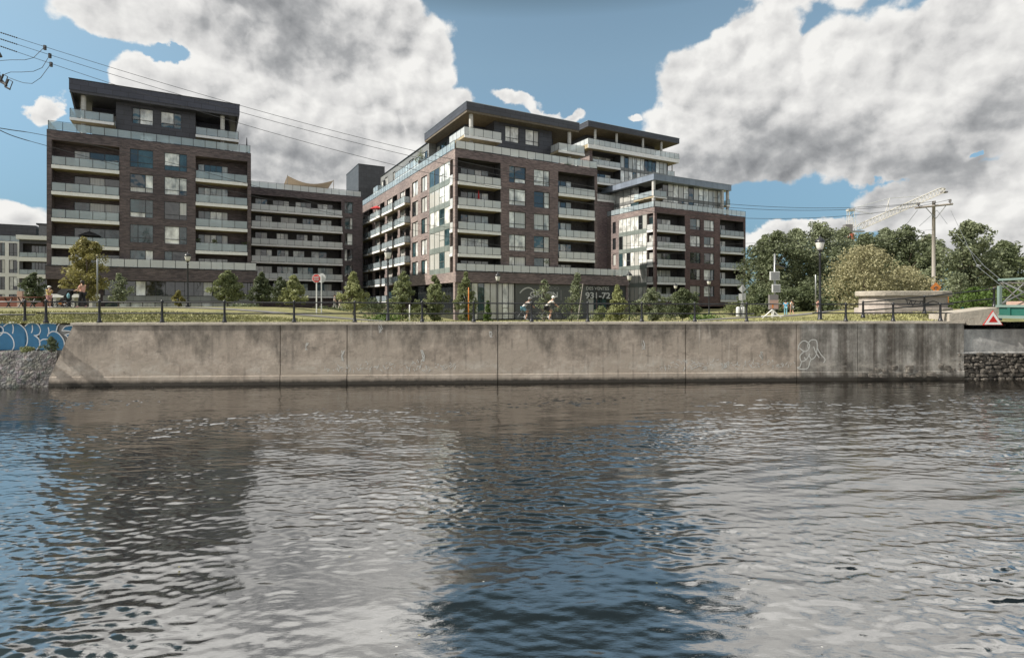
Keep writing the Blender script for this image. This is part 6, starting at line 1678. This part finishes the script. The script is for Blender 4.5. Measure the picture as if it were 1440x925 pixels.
WALK = {'knl': (.06, .05, .285), 'anl': (.1, .05, .05), 'tol': (.19, .052, .03), 'knr': (-.01, -.05, .275), 'anr': (-.12, -.05, .075), 'tor': (-.05, -.05, .02), 'ell': (-.06, .13, .645), 'wrl': (-.04, .14, .51), 'elr': (.03, -.13, .645), 'wrr': (.1, -.13, .53)}
def stand(px, Y): x = at(px, Y); return (x, Y, ground_z(x, Y))
def people():
    push = {'ell': (.05, .12, .66), 'wrl': (.2, .09, .62), 'elr': (.05, -.12, .66), 'wrr': (.2, -.09, .62), **{k: v for k, v in WALK.items() if k[:2] in ('kn', 'an', 'to')}}
    Yw = 34.0
    p = stand(116, Yw); Hw = 38.5 * Yw / F
    person('woman in a pale pink top and black leggings pushing a stroller', p, R(176), Hw, push, 'cloth_pink', 'cloth_black', 'skin', shoes='cloth_rose', longhair=True, shorts=False)
    p = stand(69, Yw + .4); person('child in a yellow shirt and pale cap facing the stroller', p, R(-10), 31 * Yw / F, {'ell': (.05, .11, .68), 'wrl': (.12, .06, .74), 'elr': (.05, -.11, .68), 'wrr': (.12, -.06, .74)}, 'cloth_yellow', 'cloth_rose', cap='sign_white')
    # stroller
    x, y, z = stand(91, Yw); o = empty('stroller', (x, y, z), R(176), 'black three-wheeled stroller with an orange panel', 'stroller')
    for (a, c, r) in ((.62, 0, .14), (-.28, .27, .2), (-.28, -.27, .2)):
        mb = MB(); n = 18; mb.tube([(a + r * math.cos(2 * math.pi * k / n), c, r + r * .0 + r * math.sin(2 * math.pi * k / n)) for k in range(n + 1)], .025, 'rubber', 6, cap=False); w = mb.build('wheel', o, smooth=True)
        mb = MB()
        for k in range(5): mb.tube([(a, c, r), (a + r * math.cos(2 * math.pi * k / 5), c, r + r * math.sin(2 * math.pi * k / 5))], .01, 'metal_grey', 4)
        mb.build('spokes', w)
    mb = MB()
    for c in (-.22, .22): mb.tube([(.62, c * .25, .14), (.2, c, .38), (-.45, c, .92), (-.62, c, 1.02)], .02, 'metal_dark', 6); mb.tube([(-.28, c * 1.15, .2), (.1, c, .45)], .02, 'metal_dark', 6)
    mb.tube([(-.62, -.22, 1.02), (-.62, .22, 1.02)], .022, 'rubber', 6); mb.build('frame', o, smooth=True)
    mb = MB(); mb.prism([(-.2, -.2), (.42, -.2), (.42, .2), (-.2, .2)], .36, .44, 'cloth_black'); mb.prism([(-.3, -.2), (-.18, -.2), (-.12, .2), (-.3, .2)], .44, .95, 'cloth_black'); mb.build('seat', o, bevel=.03)
    mb = MB(); n = 8
    prev = None
    for k in range(n + 1):
        t = R(15 + 115 * k / n); q = [(-.15 + .45 * math.cos(t), c, .72 + .42 * math.sin(t)) for c in (-.24, .24)]
        if prev: mb.face([prev[0], prev[1], q[1], q[0]], 'cloth_black')
        for side in (0, 1):
            if prev: mb.face([prev[side], q[side], (-.2, (-.24, .24)[side], .7)], 'cloth_black')
        prev = q
    mb.build('hood', o)
    mb = MB(); mb.ball((.15, 0, .26), .22, .17, .1, 'orange', 12, 7); mb.build('basket', o, smooth=True)
    mb = MB(); mb.ball((-.48, .26, .72), .1, .06, .17, 'cloth_teal', 10, 7); q = mb.build('bag', o, smooth=True)
    # walking couple
    Y = 58; person('walker in cream clothes and a pale hat beside the lawn edge', stand(478, Y), R(12), 22.5 * Y / F, WALK, 'cloth_cream', 'cloth_cream', 'skin', cap='cloth_cream', shorts=False)
    person('walker in faded grey-green half a step behind the cream walker', stand(470.5, Y + 1), R(12), 22 * Y / F, WALK, 'cloth_grey', 'cloth_grey', 'skin', shorts=False)
    # two people by the solar post, and strollers near the tall lamp
    Y = 56; person('person in a blue top and pale blue trousers by the solar post', stand(1105, Y), R(60), 22.5 * Y / F, {}, 'cloth_blue', 'cloth_teal', shorts=False, longhair=True)
    person('person in a white shirt and dark shorts right of the one in blue', stand(1113.5, Y + 1), R(100), 22 * Y / F, WALK, 'cloth_white', 'cloth_grey')
    Y = 46; person('person in a pale pink shirt standing behind the tall lamp', stand(1150.5, Y), R(-60), 26 * Y / F, {}, 'cloth_rose', 'cloth_white')
    # cyclists
    for k, (px, Y, lab, blab, top, skin) in enumerate(((772, 35.2, 'cyclist in a white top and helmet riding past the sign', 'bicycle under the cyclist in front of the sign lettering', 'cloth_white', 'skin'), (739, 37.2, 'cyclist in a pale top and cap riding just behind', 'bicycle under the rear cyclist at the shop glass', 'cloth_white', 'skin_tan'))):
        x = at(px, Y); z = ground_z(x, Y) + .03; hd = R(3)
        H = 1.72
        ride = {'pelvis': (-.1, 0, .56), 'waist': (-.05, 0, .63), 'chest': (.06, 0, .72), 'neck': (.12, 0, .81), 'head0': (.15, 0, .85), 'head1': (.175, 0, .9), 'head2': (.18, 0, .945), 'nose': (.235, 0, .89),
                'shl': (.1, .1, .785), 'shr': (.1, -.1, .785), 'ell': (.2, .13, .69), 'elr': (.2, -.13, .69), 'wrl': (.3, .13, .6), 'wrr': (.3, -.13, .6),
                'hipl': (-.1, .055, .54), 'hipr': (-.1, -.055, .54), 'knl': (.12, .06, .44), 'knr': (.08, -.06, .36), 'anl': (.02, .06, .24), 'anr': (-.0, -.06, .12), 'tol': (.1, .06, .2), 'tor': (.08, -.06, .09)}
        person(lab, (x, Y, z), hd, H, ride, top, ('cloth_black' if k == 0 else 'cloth_teal'), skin, cap=('sign_white' if k == 0 else 'cloth_grey'), group='riders on the promenade')
        o = empty('bicycle', (x, Y, z), hd, blab, 'bicycle', 'bicycles on the promenade')
        for a in (-.52, .53):
            mb = MB(); n = 24; r = .33; mb.tube([(a + r * math.cos(2 * math.pi * j / n), 0, .35 + r * math.sin(2 * math.pi * j / n)) for j in range(n + 1)], .024, 'rubber', 6, cap=False); w = mb.build('wheel', o, smooth=True)
            mb = MB()
            for j in range(12): mb.tube([(a, 0, .35), (a + r * math.cos(2 * math.pi * j / 12), 0, .35 + r * math.sin(2 * math.pi * j / 12))], .003, 'metal_grey', 3)
            mb.build('spokes', w)
        mb = MB(); f = 'metal_grey'
        for a, c in (((-.52, 0, .35), (-.02, 0, .33)), ((-.52, 0, .35), (-.2, 0, .8)), ((-.02, 0, .33), (-.22, 0, .86)), ((-.02, 0, .33), (.37, 0, .78)), ((-.18, 0, .78), (.36, 0, .84)), ((.53, 0, .35), (.36, 0, .86)), ((.36, 0, .86), (.38, 0, .98))): mb.tube([a, c], .018, f, 6)
        mb.build('frame', o, smooth=True)
        mb = MB(); mb.tube([(.5, -.24, 1.02), (.4, -.08, 1.0), (.4, .08, 1.0), (.5, .24, 1.02)], .016, 'rubber', 6); mb.build('handlebar', o)
        mb = MB(); mb.ball((-.22, 0, .885), .13, .07, .035, 'rubber', 10, 6); mb.build('saddle', o, smooth=True)
        mb = MB(); mb.tube([(-.02, .09, .33), (.04, .1, .41), (.08, .1, .41)], .014, 'metal_grey', 5); mb.tube([(-.02, -.09, .33), (-.06, -.1, .22), (-.02, -.1, .2)], .014, 'metal_grey', 5); mb.tube([(-.02, -.09, .33), (-.02, .09, .33)], .02, 'metal_grey', 6); mb.build('crank', o)
people()

# ---------------------------------------------------------------- what stands on terraces and balconies
def on(b, x, y, z, name, label, cat, group=None, rz=0):
    p = b.root.matrix_world if False else None
    wx = b.X + x * UX - y * UY; wy = b.Y + x * UY + y * UX
    return empty(name, (wx, wy, z), TH + rz, label, cat, group)
def chair(o, mat):
    mb = MB(); mb.box(-.28, .28, -.28, .28, .38, .44, mat); mb.build('seat', o)
    mb = MB(); mb.box(-.28, .28, .24, .3, .44, .95, mat); mb.build('backrest', o)
    for a in (-.25, .25):
        for c in (-.25, .25): mb = MB(); mb.box(a - .025, a + .025, c - .025, c + .025, 0, .378, mat); mb.build('leg', o)
def table(o, mat, r=.4):
    mb = MB(); mb.lathe([(r, .68), (r, .72)], (0, 0, 0), mat, 14); mb.build('tabletop', o); mb = MB(); mb.lathe([(.22, 0), (.2, .03), (.03, .06), (.03, .679)], (0, 0, 0), mat, 10); mb.build('pedestal', o)
def parasol(o, mat, closed, H=2.4):
    mb = MB(); mb.lathe([(.25, 0), (.25, .06), (.022, .08), (.022, H)], (0, 0, 0), 'metal_grey', 8); mb.build('pole', o)
    mb = MB()
    if closed: mb.lathe([(.1, .9), (.16, 1.1), (.1, 1.9), (.05, H - .1), (.02, H + .06)], (0, 0, 0), mat, 9)
    else: mb.lathe([(1.15, H - .5), (1.14, H - .46), (.6, H - .16), (.05, H + .06)], (0, 0, 0), mat, 10)
    mb.build('canopy', o)
def potted(o, mat, r=.35, h=1.0, seed=1):
    mb = MB(); mb.lathe([(.2, 0), (.26, .4), (.28, .42), (.28, .46)], (0, 0, 0), 'ceramic', 12); mb.build('pot', o)
    g = random.Random(seed); cs = [(g.uniform(-r, r) * .7, g.uniform(-r, r) * .7, .5 + g.random() * (h - .5)) for _ in range(12)]
    leaves_mesh('foliage', cs, [r * .5] * 12, 26, .08, mat, o, seed=seed)
def terrace_things():
    o = on(BB, BB.uR(673, .9), .9, 16.55, 'parasol', 'closed red parasol on the fourth-level corner balcony', 'parasol'); parasol(o, 'umbrella_red', True)
    o = on(BB, -.3, BB.vL(532), 19.6, 'parasol', 'open red parasol over a top balcony of the sunlit side', 'parasol'); parasol(o, 'umbrella_red', False, 2.3)
    o = on(BA, BA.uR(347, .9), .9, 22.9, 'parasol', 'closed dark parasol at the right roof corner of the left building', 'parasol'); parasol(o, 'umbrella_black', True, 3.4)
    o = on(BA, BA.uR(126, .7), .7, 10.75, 'parasol', 'open dark parasol low on the left balcony stack', 'parasol'); parasol(o, 'umbrella_black', False, 1.75)
    o = on(BB, BB.uR(738, .4), .4, 8.04, 'parasol', 'closed pale parasol on the podium terrace', 'parasol'); parasol(o, 'sail_tan', True, 2.4)
    C = [(BB, 685, 19.6, 'rattan', 'dark chair on the top corner balcony'), (BB, 668, 16.55, 'rattan', 'dark chair by the closed red parasol'), (BB, 690, 13.45, 'plastic_white', 'white chair on the third-level corner balcony'),
         (BB, 800, 19.6, 'rattan', 'dark chair on the top right balcony of the corner block'), (BB, 815, 16.55, 'rattan', 'dark chair on the fourth-level right balcony'), (BB, 822, 10.35, 'umbrella_red', 'red chair on the lowest right balcony'), (BB, 800, 10.35, 'cloth_blue', 'blue chair on the lowest right balcony'),
         (BA, 82, 20.0, 'cloth_rose', 'pinkish chair at the far end of the top left balcony'), (BA, 100, 20.0, 'plastic_white', 'white lounger chair on the top left balcony'), (BA, 97, 16.95, 'terracotta', 'orange-brown chair on the second left balcony'), (BA, 84, 13.85, 'cloth_rose', 'rose chair on the third left balcony'),
         (BA, 145, 13.85, 'plastic_white', 'white chair on the third left balcony'), (BA, 300, 13.85, 'plastic_white', 'white chair on the third right balcony'), (BA, 325, 10.75, 'plastic_white', 'white chair on the fourth right balcony'), (BA, 312, 10.75, 'plastic_white', 'second white chair on the fourth right balcony'),
         (BA, 295, 16.95, 'rattan', 'dark chair on the second right balcony'), (BC, 935, 7.8, 'umbrella_red', 'red chair on a low balcony of the red block')]
    for b, px, z, m, lab in C:
        o = on(b, b.uR(px, .8), .8, z, 'chair', lab, 'chair', 'balcony chairs', R(rnd.uniform(-60, 200))); chair(o, m)
    T = [(BB, 675, 19.6, 'rattan', 'dark round table on the top corner balcony'), (BB, 808, 19.6, 'rattan', 'dark round table on the top right balcony of the corner block'), (BA, 112, 13.85, 'rattan', 'dark table on the third left balcony'), (BA, 302, 16.95, 'rattan', 'dark table on the second right balcony'), (BB, 680, 13.45, 'plastic_white', 'white table on the third-level corner balcony')]
    for b, px, z, m, lab in T: o = on(b, b.uR(px, .9), .9, z, 'table', lab, 'table', 'balcony tables'); table(o, m)
    # dark dining set on the left roof terrace
    for px, lab in ((243, 'dark chair left of the roof terrace table'), (263, 'dark chair right of the roof terrace table')): o = on(BA, BA.uR(px, 1.6), 1.6, 23.5, 'chair', lab, 'chair', 'roof terrace chairs', R(90)); chair(o, 'rattan')
    o = on(BA, BA.uR(253, 1.6), 1.6, 23.5, 'table', 'dark dining table on the left roof terrace', 'table'); table(o, 'rattan', .8)
    P = [(BB, 766, 8.04, 'leaf_bright', .7, 1.9, 'bright green potted bush on the podium terrace'), (BB, 650, 8.04, 'leaf_grey', .5, .9, 'trailing plant at the podium terrace corner'), (BB, 676, 8.04, 'leaf_pale', .6, .9, 'low planter plant behind the podium glass'), (BB, 692, 8.04, 'leaf_mid', .5, 1.0, 'third planter plant behind the podium glass'), (BB, 716, 8.04, 'leaf_grey', .5, .8, 'small planter plant under the brick windows'),
         (BA, 78, 7.6, 'leaf_yellow', .6, 1.7, 'spiky pale plant in a white pot at the lowest left balcony'), (BA, 279, 10.75, 'leaf_dark', .3, 1.6, 'slim dark conifer pot on the fourth right balcony'), (BA, 303, 10.75, 'leaf_mid', .4, 1.5, 'flower pot on the fourth right balcony'), (BA, 346, 10.75, 'leaf_dark', .7, 1.3, 'hanging dark plant at the right end of the fourth balcony'), (BA, 212, 8.3, 'leaf_mid', .4, 1.2, 'potted plant on the left podium terrace'),
         (BB, 798, 22.75, 'leaf_mid', .7, 1.4, 'green shrub under the right penthouse balcony')]
    for i, (b, px, z, m, r, h, lab) in enumerate(P): o = on(b, b.uR(px, .5), .5, z, 'potted_plant', lab, 'potted plant', 'potted plants on terraces'); potted(o, m, r, h, 40 + i)
    for i, (px, lab) in enumerate(((590, 'tall terrace shrub where the grey storeys begin'), (540, 'terrace shrub near the far end of the sunlit roof'), (533, 'second terrace shrub near the far roof end'))):
        o = on(BB, 1.9, BB.vL(px, 1.9), 22.75 if i else 26.2, 'potted_plant', lab, 'potted plant', 'potted plants on terraces'); potted(o, 'leaf_mid', .9, 2.6, 60 + i)
    # shade sail on the wing roof
    c = 2.5; b = BW; x0, x1 = b.uR(404, c), b.uR(469, c); zr = 23.6
    o = on(b, x0, c, zr, 'shade_sail', 'tan fabric shade sail stretched over the wing roof terrace', 'shade sail'); L = x1 - x0
    Zp = lambda px, py: b.zR(px, py, c) - zr
    n = 12; cor = [(0, 0, Zp(404, 247)), (L, 0, Zp(469, 254)), (L - .8, 5.5, Zp(466, 268)), (-.4, 5.5, Zp(402, 262))]
    V = []
    for i in range(n + 1):
        for j in range(n + 1):
            u, v = i / n, j / n; cu = u + 0 ; e = .09 * math.sin(math.pi * v)
            p = [cor[0][k] * (1 - u) * (1 - v) + cor[1][k] * u * (1 - v) + cor[2][k] * u * v + cor[3][k] * (1 - u) * v for k in range(3)]
            p[2] -= .9 * math.sin(math.pi * u) * (1 - .5 * v) ; p[1] += .8 * math.sin(math.pi * u) * (1 - 2 * v)
            V.append(p)
    idx = np.arange((n + 1) ** 2).reshape(n + 1, n + 1); Q = np.stack([idx[:-1, :-1], idx[:-1, 1:], idx[1:, 1:], idx[1:, :-1]], -1).reshape(-1, 4)
    np_mesh('fabric', V, Q, ['sail_tan'], o, True)
    for p in cor: mb = MB(); mb.tube([(p[0], p[1], 0), (p[0], p[1], p[2] + .1)], .07, 'wood_grey', 7); mb.build('post', o)
terrace_things()
